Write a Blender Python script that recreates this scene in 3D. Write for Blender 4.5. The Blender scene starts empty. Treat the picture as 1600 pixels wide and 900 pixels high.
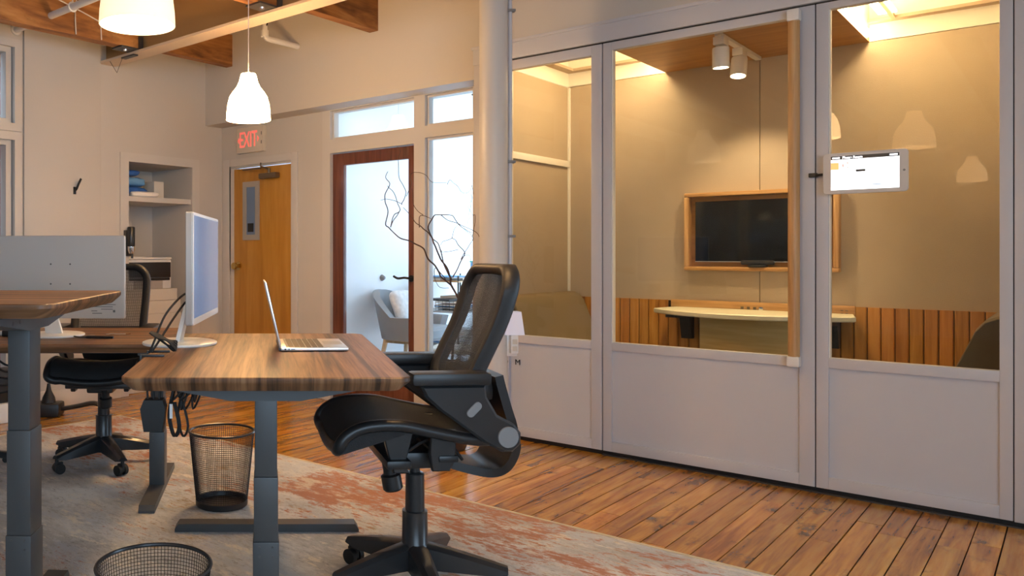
import bpy, bmesh, math, random
from mathutils import Vector, Matrix, noise
R = math.radians
random.seed(7)
S = bpy.context.scene
C = S.collection

# ------------------------------------------------------------------ camera
cam_d = bpy.data.cameras.new('camera')
cam = bpy.data.objects.new('camera', cam_d); C.objects.link(cam)
cam.location = (0, 0, 1.22)
cam.rotation_euler = (R(90), 0, R(45.15))
cam_d.sensor_width = 36
cam_d.lens = 28.43
cam_d.shift_x = 0.2375
cam_d.shift_y = -0.03356
cam_d.clip_start = 0.05
S.camera = cam

# ------------------------------------------------------------------ light and exposure
S.view_settings.view_transform = 'Standard'
S.view_settings.look = 'None'
S.view_settings.gamma = 1
S.view_settings.exposure = 0.62
W = bpy.data.worlds.new('world'); S.world = W
W.use_nodes = True
WB = W.node_tree.nodes['Background']
WB.inputs['Color'].default_value = (0.55, 0.77, 1.0, 1)     # even overcast sky
WB.inputs['Strength'].default_value = 6.2
def portal(name, loc, rot, sx, sy):
    l = bpy.data.lights.new(name, 'AREA'); l.shape = 'RECTANGLE'; l.size = sx; l.size_y = sy
    l.cycles.is_portal = True
    o = bpy.data.objects.new(name, l); C.objects.link(o); o.location = loc; o.rotation_euler = rot
    return o
portal('window_portal', (3.12, -2.45, 1.75), (0, R(90), 0), 1.9, 5.3)
portal('office_portal', (-3.45, 8.14, 1.45), (R(-90), 0, 0), 1.9, 2.1)
portal('stair_portal', (-7.3, 2.2, 3.3), (0, 0, 0), 2.2, 2.6)

# ------------------------------------------------------------------ materials
def mat(name, col, rough=.5, metal=0, spec=.5, coat=0, emit=None, es=0, bump=0, bscale=60, vary=0, vscale=3):
    m = bpy.data.materials.new(name); m.use_nodes = True
    nt = m.node_tree; b = nt.nodes['Principled BSDF']
    b.inputs['Base Color'].default_value = (*col, 1)
    b.inputs['Roughness'].default_value = rough
    b.inputs['Metallic'].default_value = metal
    b.inputs['Specular IOR Level'].default_value = spec
    if coat:
        b.inputs['Coat Weight'].default_value = coat; b.inputs['Coat Roughness'].default_value = .12
    if emit:
        b.inputs['Emission Color'].default_value = (*emit, 1); b.inputs['Emission Strength'].default_value = es
    if bump or vary:
        tc = nt.nodes.new('ShaderNodeTexCoord')
    if bump:
        n = nt.nodes.new('ShaderNodeTexNoise'); n.inputs['Scale'].default_value = bscale; n.inputs['Detail'].default_value = 3
        nt.links.new(tc.outputs['Object'], n.inputs['Vector'])
        u = nt.nodes.new('ShaderNodeBump'); u.inputs['Strength'].default_value = bump; u.inputs['Distance'].default_value = .01
        nt.links.new(n.outputs['Fac'], u.inputs['Height']); nt.links.new(u.outputs['Normal'], b.inputs['Normal'])
    if vary:
        n = nt.nodes.new('ShaderNodeTexNoise'); n.inputs['Scale'].default_value = vscale; n.inputs['Detail'].default_value = 4
        nt.links.new(tc.outputs['Object'], n.inputs['Vector'])
        h = nt.nodes.new('ShaderNodeHueSaturation'); h.inputs['Color'].default_value = (*col, 1)
        mr = nt.nodes.new('ShaderNodeMapRange'); mr.inputs['To Min'].default_value = 1 - vary; mr.inputs['To Max'].default_value = 1 + vary
        nt.links.new(n.outputs['Fac'], mr.inputs['Value']); nt.links.new(mr.outputs['Result'], h.inputs['Value'])
        nt.links.new(h.outputs['Color'], b.inputs['Base Color'])
    return m

def wood(name, cols, scale=(1, 20, 20), detail=5, rough=.4, coat=0, rand=0, space='Object', knots=0, dist=1.5, ramp=(.3, .7)):
    """long grain along the axis with the small scale; cols = dark, mid, light"""
    m = bpy.data.materials.new(name); m.use_nodes = True
    nt = m.node_tree; N = nt.nodes; L = nt.links; b = N['Principled BSDF']
    b.inputs['Roughness'].default_value = rough
    if coat:
        b.inputs['Coat Weight'].default_value = coat; b.inputs['Coat Roughness'].default_value = .15
    if space == 'World':
        vec = N.new('ShaderNodeNewGeometry').outputs['Position']
    else:
        vec = N.new('ShaderNodeTexCoord').outputs['Object']
    oi = N.new('ShaderNodeObjectInfo')
    if rand:
        ad = N.new('ShaderNodeVectorMath'); ad.operation = 'MULTIPLY_ADD'
        cb = N.new('ShaderNodeCombineXYZ')
        for k in range(3): L.new(oi.outputs['Random'], cb.inputs[k])
        L.new(cb.outputs[0], ad.inputs[0]); ad.inputs[1].default_value = (37, 53, 71); L.new(vec, ad.inputs[2]); vec = ad.outputs[0]
    mp = N.new('ShaderNodeMapping'); mp.inputs['Scale'].default_value = scale
    L.new(vec, mp.inputs['Vector'])
    n1 = N.new('ShaderNodeTexNoise'); n1.inputs['Scale'].default_value = 1; n1.inputs['Detail'].default_value = detail; n1.inputs['Distortion'].default_value = dist
    L.new(mp.outputs[0], n1.inputs['Vector'])
    n2 = N.new('ShaderNodeTexNoise'); n2.inputs['Scale'].default_value = 6; n2.inputs['Detail'].default_value = 2
    L.new(mp.outputs[0], n2.inputs['Vector'])
    mx = N.new('ShaderNodeMath'); mx.operation = 'MULTIPLY_ADD'; L.new(n2.outputs['Fac'], mx.inputs[0]); mx.inputs[1].default_value = .28
    L.new(n1.outputs['Fac'], mx.inputs[2])
    sb = N.new('ShaderNodeMath'); sb.operation = 'SUBTRACT'; L.new(mx.outputs[0], sb.inputs[0]); sb.inputs[1].default_value = .14
    r = N.new('ShaderNodeValToRGB'); e = r.color_ramp.elements
    e[0].position = ramp[0]; e[0].color = (*cols[0], 1); e[1].position = ramp[1]; e[1].color = (*cols[2], 1)
    k = e.new((ramp[0] + ramp[1]) / 2); k.color = (*cols[1], 1)
    L.new(sb.outputs[0], r.inputs['Fac'])
    out = r.outputs['Color']
    if knots:     # dark worn stains
        n3 = N.new('ShaderNodeTexNoise'); n3.inputs['Scale'].default_value = 4.6; n3.inputs['Detail'].default_value = 9; n3.inputs['Roughness'].default_value = .68
        m3 = N.new('ShaderNodeMapping'); m3.inputs['Scale'].default_value = (1.6, .8, 1); L.new(vec, m3.inputs['Vector']); L.new(m3.outputs[0], n3.inputs['Vector'])
        r3 = N.new('ShaderNodeValToRGB'); q = r3.color_ramp.elements; q[0].position = .56; q[0].color = (0, 0, 0, 1); q[1].position = .70; q[1].color = (1, 1, 1, 1)
        L.new(n3.outputs['Fac'], r3.inputs['Fac'])
        mm = N.new('ShaderNodeMix'); mm.data_type = 'RGBA'
        ml = N.new('ShaderNodeMath'); ml.operation = 'MULTIPLY'; ml.inputs[1].default_value = knots; L.new(r3.outputs['Color'], ml.inputs[0])
        L.new(ml.outputs[0], mm.inputs['Factor']); L.new(out, mm.inputs['A']); mm.inputs['B'].default_value = (.06, .028, .012, 1)
        out = mm.outputs['Result']
    if rand:
        h = N.new('ShaderNodeHueSaturation'); L.new(out, h.inputs['Color'])
        mr = N.new('ShaderNodeMapRange'); mr.inputs['To Min'].default_value = 1 - rand; mr.inputs['To Max'].default_value = 1 + rand
        L.new(oi.outputs['Random'], mr.inputs['Value']); L.new(mr.outputs['Result'], h.inputs['Value'])
        mh = N.new('ShaderNodeMath'); mh.operation = 'MULTIPLY'; L.new(oi.outputs['Random'], mh.inputs[0]); mh.inputs[1].default_value = 7.31
        fr = N.new('ShaderNodeMath'); fr.operation = 'FRACT'; L.new(mh.outputs[0], fr.inputs[0])
        mr2 = N.new('ShaderNodeMapRange'); mr2.inputs['To Min'].default_value = .493; mr2.inputs['To Max'].default_value = .504
        L.new(fr.outputs[0], mr2.inputs['Value']); L.new(mr2.outputs['Result'], h.inputs['Hue'])
        out = h.outputs['Color']
    L.new(out, b.inputs['Base Color'])
    u = N.new('ShaderNodeBump'); u.inputs['Strength'].default_value = .12; u.inputs['Distance'].default_value = .004
    L.new(sb.outputs[0], u.inputs['Height']); L.new(u.outputs['Normal'], b.inputs['Normal'])
    return m

def glass(name, tint=(1, 1, 1), ior=1.42):
    m = bpy.data.materials.new(name); m.use_nodes = True
    nt = m.node_tree; N = nt.nodes; L = nt.links; N.remove(N['Principled BSDF'])
    t = N.new('ShaderNodeBsdfTransparent'); t.inputs['Color'].default_value = (*tint, 1)
    g = N.new('ShaderNodeBsdfGlossy'); g.inputs['Roughness'].default_value = .0
    f = N.new('ShaderNodeFresnel'); f.inputs['IOR'].default_value = ior
    # a pane is a thin box: reflect on the outward faces only, pass straight through from inside
    ge = N.new('ShaderNodeNewGeometry'); iv = N.new('ShaderNodeMath'); iv.operation = 'SUBTRACT'; iv.inputs[0].default_value = 1; L.new(ge.outputs['Backfacing'], iv.inputs[1])
    mu = N.new('ShaderNodeMath'); mu.operation = 'MULTIPLY'; L.new(f.outputs[0], mu.inputs[0]); L.new(iv.outputs[0], mu.inputs[1])
    x = N.new('ShaderNodeMixShader'); L.new(mu.outputs[0], x.inputs[0]); L.new(t.outputs[0], x.inputs[1]); L.new(g.outputs[0], x.inputs[2])
    L.new(x.outputs[0], N['Material Output'].inputs['Surface'])
    return m

def shade_mat(es, col=(1, .60, .27)):
    m = bpy.data.materials.new('opal_shade'); m.use_nodes = True
    b = m.node_tree.nodes['Principled BSDF']
    b.inputs['Base Color'].default_value = (.85, .78, .66, 1); b.inputs['Roughness'].default_value = .35
    b.inputs['Emission Color'].default_value = (*col, 1); b.inputs['Emission Strength'].default_value = es
    return m

def rug_mat():
    m = bpy.data.materials.new('rug'); m.use_nodes = True
    nt = m.node_tree; N = nt.nodes; L = nt.links; b = N['Principled BSDF']
    b.inputs['Roughness'].default_value = .95; b.inputs['Specular IOR Level'].default_value = .1
    pos = N.new('ShaderNodeNewGeometry').outputs['Position']
    def noi(scale, detail, sc=(1, 1, 1), rough=.6, dist=0.):
        mp = N.new('ShaderNodeMapping'); mp.inputs['Scale'].default_value = sc; mp.inputs['Location'].default_value = (scale * 1.3, scale * .7, 0); L.new(pos, mp.inputs['Vector'])
        n = N.new('ShaderNodeTexNoise'); n.inputs['Scale'].default_value = scale; n.inputs['Detail'].default_value = detail; n.inputs['Roughness'].default_value = rough; n.inputs['Distortion'].default_value = dist
        L.new(mp.outputs[0], n.inputs['Vector']); return n.outputs['Fac']
    def ramp(f, p0, p1):
        r = N.new('ShaderNodeMapRange'); r.inputs['From Min'].default_value = p0; r.inputs['From Max'].default_value = p1; L.new(f, r.inputs['Value']); return r.outputs['Result']
    def mix(f, a, bc):
        x = N.new('ShaderNodeMix'); x.data_type = 'RGBA'; L.new(f, x.inputs['Factor'])
        for s, v in (('A', a), ('B', bc)):
            if isinstance(v, tuple): x.inputs[s].default_value = (*v, 1)
            else: L.new(v, x.inputs[s])
        return x.outputs['Result']
    def math_(op, a, bb):
        x = N.new('ShaderNodeMath'); x.operation = op
        for k, v in ((0, a), (1, bb)):
            if isinstance(v, float): x.inputs[k].default_value = v
            else: L.new(v, x.inputs[k])
        return x.outputs[0]
    sep = N.new('ShaderNodeSeparateXYZ'); L.new(pos, sep.inputs[0])
    fine = noi(30, 5, (.5, 1.4, 1), .78)
    mid = noi(7, 8, (.55, 1.3, 1), .74)
    def worn(f, w): return math_('ADD', f, math_('MULTIPLY', math_('SUBTRACT', fine, .5), w))
    c = mix(ramp(worn(noi(1.7, 9, (.7, 1.3, 1), .74, .3), .5), .42, .58), (.42, .425, .43), (.64, .64, .63))
    c = mix(ramp(worn(noi(2.3, 9, (.6, 1.4, 1), .74), .7), .52, .60), c, (.50, .53, .57))
    c = mix(ramp(worn(mid, .6), .56, .64), c, (.70, .66, .58))
    c = mix(math_('MULTIPLY', ramp(worn(noi(1.5, 9, (.9, 1.1, 1), .72, .3), .6), .55, .66), .8), c, (.33, .235, .115))
    # terracotta: patches, denser along the long edge by the booth (the woven border)
    band = ramp(sep.outputs['Y'], 2.45, 3.1)
    k = math_('ADD', noi(1.25, 10, (.75, 1.5, 1), .72, .4), math_('MULTIPLY', band, .10))
    c = mix(math_('MULTIPLY', ramp(worn(k, .5), .592, .65), .92), c, (.42, .19, .115))
    c = mix(math_('MULTIPLY', ramp(noi(3.0, 6, (.7, 1.3, 1), .7), .58, .64), math_('MULTIPLY', band, .8)), c, (.66, .60, .50))
    # fine dark threads
    c = mix(math_('MULTIPLY', ramp(noi(55, 4, (.45, 1.6, 1), .75), .58, .68), .6), c, (.15, .125, .10))
    L.new(c, b.inputs['Base Color'])
    u = N.new('ShaderNodeBump'); u.inputs['Strength'].default_value = .5; u.inputs['Distance'].default_value = .004
    L.new(noi(160, 3), u.inputs['Height']); L.new(u.outputs['Normal'], b.inputs['Normal'])
    return m

def brick_mat():
    m = bpy.data.materials.new('brick_wall'); m.use_nodes = True
    nt = m.node_tree; N = nt.nodes; L = nt.links; b = N['Principled BSDF']; b.inputs['Roughness'].default_value = .9
    tc = N.new('ShaderNodeTexCoord'); mp = N.new('ShaderNodeMapping'); mp.inputs['Rotation'].default_value = (R(90), 0, R(90)); L.new(tc.outputs['Object'], mp.inputs['Vector'])
    br = N.new('ShaderNodeTexBrick'); br.inputs['Scale'].default_value = 1; br.inputs['Brick Width'].default_value = .21; br.inputs['Row Height'].default_value = .07; br.inputs['Mortar Size'].default_value = .006
    br.inputs['Color1'].default_value = (.50, .22, .17, 1); br.inputs['Color2'].default_value = (.60, .32, .26, 1); br.inputs['Mortar'].default_value = (.6, .55, .5, 1)
    L.new(mp.outputs[0], br.inputs['Vector']); L.new(br.outputs['Color'], b.inputs['Base Color'])
    return m

M = dict(
    wall=mat('wall_paint', (.61, .575, .53), .65, bump=.06, bscale=90),
    wall2=mat('office_paint', (.88, .90, .92), .6),
    trim=mat('trim_paint', (.64, .61, .57), .4),
    booth=mat('white_laminate', (.58, .59, .64), .42),
    boothf=mat('white_metal_frame', (.59, .59, .63), .35),
    fabric=mat('tan_wall_fabric', (.44, .345, .24), .85, bump=.25, bscale=350, vary=.05, vscale=6),
    whiteb=mat('booth_white', (.85, .80, .70), .5),
    ceil=mat('ceiling_paint', (.78, .72, .62), .7),
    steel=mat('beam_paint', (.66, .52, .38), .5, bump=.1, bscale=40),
    web=mat('beam_web_brown', (.42, .25, .10), .5),  # web in a browner tone than the flange
    joist=wood('old_joist', ((.13, .045, .012), (.36, .15, .04), (.52, .27, .09)), (5, .9, 6), rough=.6, space='World', knots=.5),
    plank=wood('floor_plank', ((.26, .095, .010), (.47, .205, .026), (.60, .315, .055)), (16, 1.1, 1), rough=.27, coat=.35, rand=.16, space='World', knots=.85, dist=1.2, detail=7),
    gap=mat('floor_gap', (.03, .015, .008), .8),
    walnut=wood('zebra_walnut', ((.045, .020, .009), (.17, .078, .032), (.29, .15, .068)), (.9, 26, 1.2), rough=.46, dist=.6, detail=5, ramp=(.35, .66)),
    walnut2=wood('zebra_walnut_cross', ((.045, .020, .009), (.17, .078, .032), (.29, .15, .068)), (26, .9, 1.2), rough=.46, dist=.6, detail=5, ramp=(.35, .66)),
    legm=mat('charcoal_powder_coat', (.052, .055, .058), .42),
    black=mat('black_plastic', (.012, .012, .013), .38),
    black2=mat('black_plastic_satin', (.02, .021, .023), .28),
    blackm=mat('black_matte_plastic', (.015, .015, .016), .5),
    rubber=mat('black_rubber', (.008, .008, .008), .6),
    blackfab=mat('black_mesh_fabric', (.014, .014, .015), .75, bump=.4, bscale=500),
    thread=mat('mesh_thread', (.06, .056, .052), .6),
    wire=mat('black_wire', (.012, .012, .014), .35, metal=.3),
    grey=mat('grey_plastic', (.22, .22, .225), .4),
    dgrey=mat('dark_grey_metal', (.09, .09, .09), .4, metal=.6),
    silver=mat('silver_back', (.46, .44, .42), .34, metal=.15),
    alu=mat('aluminium', (.70, .68, .66), .3, metal=.85),
    whitep=mat('white_plastic', (.80, .79, .77), .3),
    screenoff=mat('dark_screen', (.006, .007, .008), .12),
    screen2=mat('glare_screen', (.04, .05, .07), .08, emit=(.40, .60, 1), es=.20),  # blue emission stands in for the bright office glass mirrored in the screen
    chrome=mat('chrome', (.75, .75, .76), .12, metal=1),
    brass=mat('brass', (.75, .52, .18), .2, metal=1),
    bronze=mat('bronze_closer', (.20, .15, .10), .35, metal=.7),
    exitdoor=wood('birch_door', ((.40, .17, .018), (.52, .24, .030), (.62, .32, .055)), (7, 7, .8), rough=.35, coat=.15, ramp=(.2, .8)),
    mahog=wood('mahogany', ((.08, .022, .010), (.15, .045, .022), (.20, .07, .034)), (14, 14, 1), rough=.35, coat=.2),
    cedar=wood('cedar_board', ((.34, .135, .022), (.46, .20, .034), (.54, .26, .055)), (14, 14, 1), rough=.4, rand=.14),
    oak=wood('oak', ((.36, .18, .06), (.52, .29, .11), (.62, .38, .17)), (20, 20, 1), rough=.4),
    oakh=wood('oak_rail', ((.36, .18, .06), (.52, .29, .11), (.62, .38, .17)), (1, 20, 20), rough=.4),
    plyc=wood('plywood_ceiling', ((.30, .13, .028), (.42, .20, .05), (.50, .26, .075)), (1, 9, 9), rough=.45, ramp=(.2, .8)),
    ply=wood('plywood', ((.52, .36, .14), (.60, .43, .18), (.66, .50, .24)), (1, 12, 12), rough=.5),
    tabletop=mat('cream_laminate', (.70, .66, .48), .35),
    glass=glass('pane_glass'),
    glassb=glass('booth_glass', (.98, .97, .94), 1.42),
    olive=mat('olive_upholstery', (.21, .155, .08), .85, bump=.2, bscale=300),
    olive2=mat('brown_upholstery', (.10, .07, .032), .85, bump=.2, bscale=300),
    greyfab=mat('grey_felt', (.30, .32, .34), .9, bump=.2, bscale=250),
    pillow=mat('white_pillow', (.75, .75, .75), .9, vary=.35, vscale=28),
    beech=wood('beech_leg', ((.45, .28, .14), (.56, .37, .2), (.64, .45, .27)), (15, 15, 1), rough=.45),
    led=mat('led_strip', (1, 1, 1), .5, emit=(1, .78, .45), es=31),
    ledp=mat('led_panel', (1, 1, 1), .5, emit=(1, .80, .48), es=14),
    spot=mat('spot_lens', (1, 1, 1), .5, emit=(1, .86, .6), es=9),
    red=mat('exit_red', (.85, .14, .12), .4, emit=(1, .16, .12), es=.5),
    signw=mat('sign_white', (.70, .64, .54), .5),
    paper=mat('white_paper', (.82, .81, .78), .8),
    carton=mat('white_carton', (.70, .67, .61), .7),
    blue=mat('blue_plastic_pack', (.03, .13, .46), .35, vary=.4, vscale=14),
    bluel=mat('pale_blue', (.15, .38, .70), .5),
    teal=mat('teal', (.06, .45, .42), .5),
    redp=mat('red_print', (.5, .05, .05), .5),
    branch=mat('willow_bark', (.085, .045, .03), .7, vary=.3, vscale=30),
    rug=rug_mat(), rugedge=mat('rug_binding', (.55, .48, .33), .9),
    brick=brick_mat(),
    tabw=mat('tablet_bezel', (.62, .60, .58), .35),
    tabscr=mat('tablet_screen', (.9, .92, .95), .3, emit=(.94, .96, 1), es=.95),
    tabbar=mat('tablet_bar', (.05, .055, .065), .3),
    taborange=mat('tablet_orange', (.9, .4, .15), .4, emit=(1, .42, .14), es=.75),
    tabpink=mat('tablet_pink', (.9, .6, .55), .4, emit=(1, .36, .28), es=.6),
    ink=mat('ink', (.02, .02, .02), .5),
    inkg=mat('grey_ink', (.12, .12, .12), .5),
    keys=mat('laptop_keys', (.10, .075, .045), .5),
    lav=mat('night_light_shade', (.72, .72, .82), .6, emit=(.8, .8, 1), es=.12),
    ceramic=mat('dark_ceramic', (.05, .035, .03), .3),
    doorlite=mat('door_lite_view', (.16, .24, .38), .3),
    litef=mat('lite_frame_paint', (.40, .37, .33), .45),
    kraft=mat('kraft_tan', (.50, .38, .26), .7),
)

# ------------------------------------------------------------------ mesh helpers
class MB:
    def __init__(s, mtx=None): s.bm = bmesh.new(); s.M = mtx or Matrix()
    def _add(s, vs, fs):
        v = [s.bm.verts.new(s.M @ Vector(p)) for p in vs]
        for f in fs:
            try: s.bm.faces.new([v[i] for i in f])
            except ValueError: pass
        return v
    def box(s, x0, x1, y0, y1, z0, z1, bev=0):
        if bev:
            t = bmesh.new()
            bmesh.ops.create_cube(t, size=1)
            for v in t.verts: v.co = Vector(((x0 + x1) / 2 + v.co.x * (x1 - x0), (y0 + y1) / 2 + v.co.y * (y1 - y0), (z0 + z1) / 2 + v.co.z * (z1 - z0)))
            bmesh.ops.bevel(t, geom=list(t.edges), offset=bev, segments=2, affect='EDGES', profile=.6)
            t.verts.index_update()
            s._add([v.co.copy() for v in t.verts], [[v.index for v in f.verts] for f in t.faces]); t.free()
        else:
            s._add([(x, y, z) for x in (x0, x1) for y in (y0, y1) for z in (z0, z1)],
                   [(0, 1, 3, 2), (4, 6, 7, 5), (0, 4, 5, 1), (2, 3, 7, 6), (0, 2, 6, 4), (1, 5, 7, 3)])
        return s
    def loft(s, rings, cap=True, closed=True):
        n = len(rings[0]); vs = [p for r in rings for p in r]; fs = []
        for i in range(len(rings) - 1):
            for j in range(n if closed else n - 1):
                a = i * n + j; b = i * n + (j + 1) % n
                fs.append((a, b, b + n, a + n))
        if cap:
            fs.append(tuple(range(n - 1, -1, -1))); fs.append(tuple(range((len(rings) - 1) * n, len(rings) * n)))
        s._add(vs, fs); return s
    def prism(s, poly, z0, z1, axis='z', bev=0):
        """polygon extruded along an axis: z (x,y), y (x,z) or x (y,z)"""
        def P(p, h): return {'z': (p[0], p[1], h), 'y': (p[0], h, p[1]), 'x': (h, p[0], p[1])}[axis]
        if bev:
            def inset(k):
                n = len(poly); out = []
                for i in range(n):
                    a, b, c = Vector(poly[i - 1]), Vector(poly[i]), Vector(poly[(i + 1) % n])
                    d1 = (b - a).normalized(); d2 = (c - b).normalized()
                    n1 = Vector((-d1.y, d1.x)); n2 = Vector((-d2.y, d2.x)); q = (n1 + n2)
                    q = q / max(.3, q.dot(n1)) if q.length > 1e-6 else n1
                    out.append(b + q * k)
                return out
            ar = sum(poly[i - 1][0] * poly[i][1] - poly[i][0] * poly[i - 1][1] for i in range(len(poly)))
            if ar < 0: poly = list(reversed(poly))
            ins = inset(bev)
            sg = 1 if z1 > z0 else -1
            rings = [[P(p, z0) for p in ins], [P(p, z0 + sg * bev) for p in poly], [P(p, z1 - sg * bev) for p in poly], [P(p, z1) for p in ins]]
            return s.loft(rings)
        return s.loft([[P(p, z0) for p in poly], [P(p, z1) for p in poly]])
    def lathe(s, prof, seg=24, c=(0, 0, 0), cap=True):
        rings = [[(c[0] + r * math.cos(2 * math.pi * k / seg), c[1] + r * math.sin(2 * math.pi * k / seg), c[2] + z) for k in range(seg)] for r, z in prof]
        return s.loft(rings, cap)
    def tube(s, pts, r, seg=8, closed=False, flat=1.0):
        pts = [Vector(p) for p in pts]; n = len(pts); rings = []
        rr = r if isinstance(r, (list, tuple)) else [r] * n
        up = None
        for i in range(n):
            a = pts[i - 1] if (i or closed) else pts[0]; b = pts[(i + 1) % n] if (i < n - 1 or closed) else pts[-1]
            t = (b - a).normalized()
            if up is None:
                up = Vector((0, 0, 1)) if abs(t.z) < .9 else Vector((1, 0, 0))
            x = t.cross(up).normalized(); up = x.cross(t).normalized()
            rings.append([tuple(pts[i] + (x * math.cos(2 * math.pi * k / seg) + up * math.sin(2 * math.pi * k / seg) * flat) * rr[i]) for k in range(seg)])
        if closed: rings.append(rings[0]); return s.loft(rings, False)
        return s.loft(rings)
    def cyl(s, a, b, r, r2=None, seg=16): return s.tube([a, b], [r, r2 if r2 is not None else r], seg)
    def grid(s, fn, nu, nv):
        vs = [fn(i / nu, j / nv) for i in range(nu + 1) for j in range(nv + 1)]
        s._add(vs, [(i * (nv + 1) + j, (i + 1) * (nv + 1) + j, (i + 1) * (nv + 1) + j + 1, i * (nv + 1) + j + 1) for i in range(nu) for j in range(nv)])
        return s
    def build(s, name, m, parent=None, smooth=True, angle=35, normals=True):
        bm = s.bm
        bmesh.ops.remove_doubles(bm, verts=bm.verts, dist=1e-6)
        if normals: bmesh.ops.recalc_face_normals(bm, faces=bm.faces)
        me = bpy.data.meshes.new(name); bm.to_mesh(me); bm.free()
        me.materials.append(m)
        if smooth:
            me.polygons.foreach_set('use_smooth', [True] * len(me.polygons))
            try: me.set_sharp_from_angle(angle=R(angle))
            except Exception: pass
        o = bpy.data.objects.new(name, me); C.objects.link(o)
        if parent: o.parent = parent
        return o

def tag(o, label=None, cat=None, group=None, kind=None):
    if label: o['label'] = label
    if cat: o['category'] = cat
    if group: o['group'] = group
    if kind: o['kind'] = kind
    return o
def empty(name, loc=(0, 0, 0), rz=0, label=None, cat=None, group=None, kind=None):
    o = bpy.data.objects.new(name, None); C.objects.link(o); o.empty_display_size = .1
    o.location = loc; o.rotation_euler = (0, 0, R(rz)); return tag(o, label, cat, group, kind)
def kids(o): return [c for c in bpy.data.objects if c.parent == o]
def copy_tree(o, parent=None):
    c = o.copy(); C.objects.link(c)
    if parent: c.parent = parent
    for k in kids(o): copy_tree(k, c)
    return c
def bx(name, m, parent, *a, bev=0): return MB().box(*a, bev=bev).build(name, m, parent)
def rrect(x0, x1, y0, y1, r, n=5):
    out = []
    for cx, cy, a0 in ((x1 - r, y1 - r, 0), (x0 + r, y1 - r, 90), (x0 + r, y0 + r, 180), (x1 - r, y0 + r, 270)):
        for k in range(n + 1):
            t = R(a0 + 90 * k / n); out.append((cx + r * math.cos(t), cy + r * math.sin(t)))
    return out
def smooth_path(pts, n=6):
    pts = [Vector(p) for p in pts]; out = []
    for i in range(len(pts) - 1):
        p0 = pts[max(i - 1, 0)]; p1 = pts[i]; p2 = pts[i + 1]; p3 = pts[min(i + 2, len(pts) - 1)]
        for k in range(n):
            t = k / n
            out.append(.5 * ((2 * p1) + (p2 - p0) * t + (2 * p0 - 5 * p1 + 4 * p2 - p3) * t * t + (3 * p1 - p0 - 3 * p2 + p3) * t ** 3))
    out.append(pts[-1]); return out
def text(name, body, size, m, parent, loc, rot, extrude=.001, align='CENTER', sx=1.0, bold=0.0):
    cu = bpy.data.curves.new(name, 'FONT'); cu.body = body; cu.size = size; cu.extrude = extrude; cu.align_x = align; cu.align_y = 'CENTER'; cu.offset = bold
    t = bpy.data.objects.new(name, cu); C.objects.link(t)
    bpy.context.view_layer.update()
    me = bpy.data.meshes.new_from_object(t.evaluated_get(bpy.context.evaluated_depsgraph_get()))
    bpy.data.objects.remove(t)
    me.materials.clear(); me.materials.append(m)
    o = bpy.data.objects.new(name, me); C.objects.link(o); o.parent = parent; o.location = loc; o.rotation_euler = rot; o.scale = (sx, 1, 1)
    return o

# ------------------------------------------------------------------ the setting
XL, YB, YD, YI = -5.77, 4.89, 5.11, 6.25      # left wall, booth front, door wall, booth back wall
ZC = 3.30
# floor: dark sub-floor, planks as parts
fl = MB().box(-7.4, 3.2, -5.7, 8.2, -.06, -.014).build('floor', M['gap']); tag(fl, kind='structure')
PWID = .0985
pm = bpy.data.meshes.new('floor_plank')
_b = MB().box(-.5, .5, -.5, .5, -.5, .5); _b.bm.to_mesh(pm); _b.bm.free(); pm.materials.append(M['plank'])
rest = MB()
px0 = -6.34
i = 0
while px0 + i * PWID < 3.1:
    x = px0 + i * PWID; i += 1
    y = -5.6 + random.random() * .9
    first = True
    y0 = -5.65
    while y0 < 5.08:
        ln = random.uniform(.75, 2.1)
        y1 = min(y0 + ln, 5.10)
        if 5.10 - y1 < .3: y1 = 5.10
        if x < XL and y1 < 4.05: y0 = y1; continue
        in_view = (y1 > 3.46 and x < .35) or (x < -5.0 and y1 > 2.0)
        lo, hi = y0 + .0012, y1 - .0012
        w = PWID - random.uniform(.0035, .0062); z = random.uniform(-.0012, .0)
        if x < XL: lo = max(lo, 4.05); hi = min(hi, 4.73)
        if in_view:
            o = bpy.data.objects.new('floor_plank', pm); C.objects.link(o); o.parent = fl
            o.location = (x + PWID / 2, (lo + hi) / 2, z - .006); o.scale = (w, hi - lo, .012)
        else:
            rest.box(x + PWID / 2 - w / 2, x + PWID / 2 + w / 2, lo, hi, z - .012, z)
        y0 = y1
tag(rest.build('plank_field', M['plank'], fl, smooth=False), kind='stuff')
of_ = MB().box(-4.5, -2.9, 5.24, 8.1, -.012, .0).build('office_carpet', M['wall2'], fl)
bf_ = MB().box(-2.89, -.2, 4.99, 6.25, -.012, .004).build('booth_carpet', M['greyfab'], fl)

ce = MB().box(-5.95, 3.2, -5.7, 8.2, ZC, ZC + .1).build('ceiling', M['ceil']); tag(ce, kind='structure')

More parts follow.
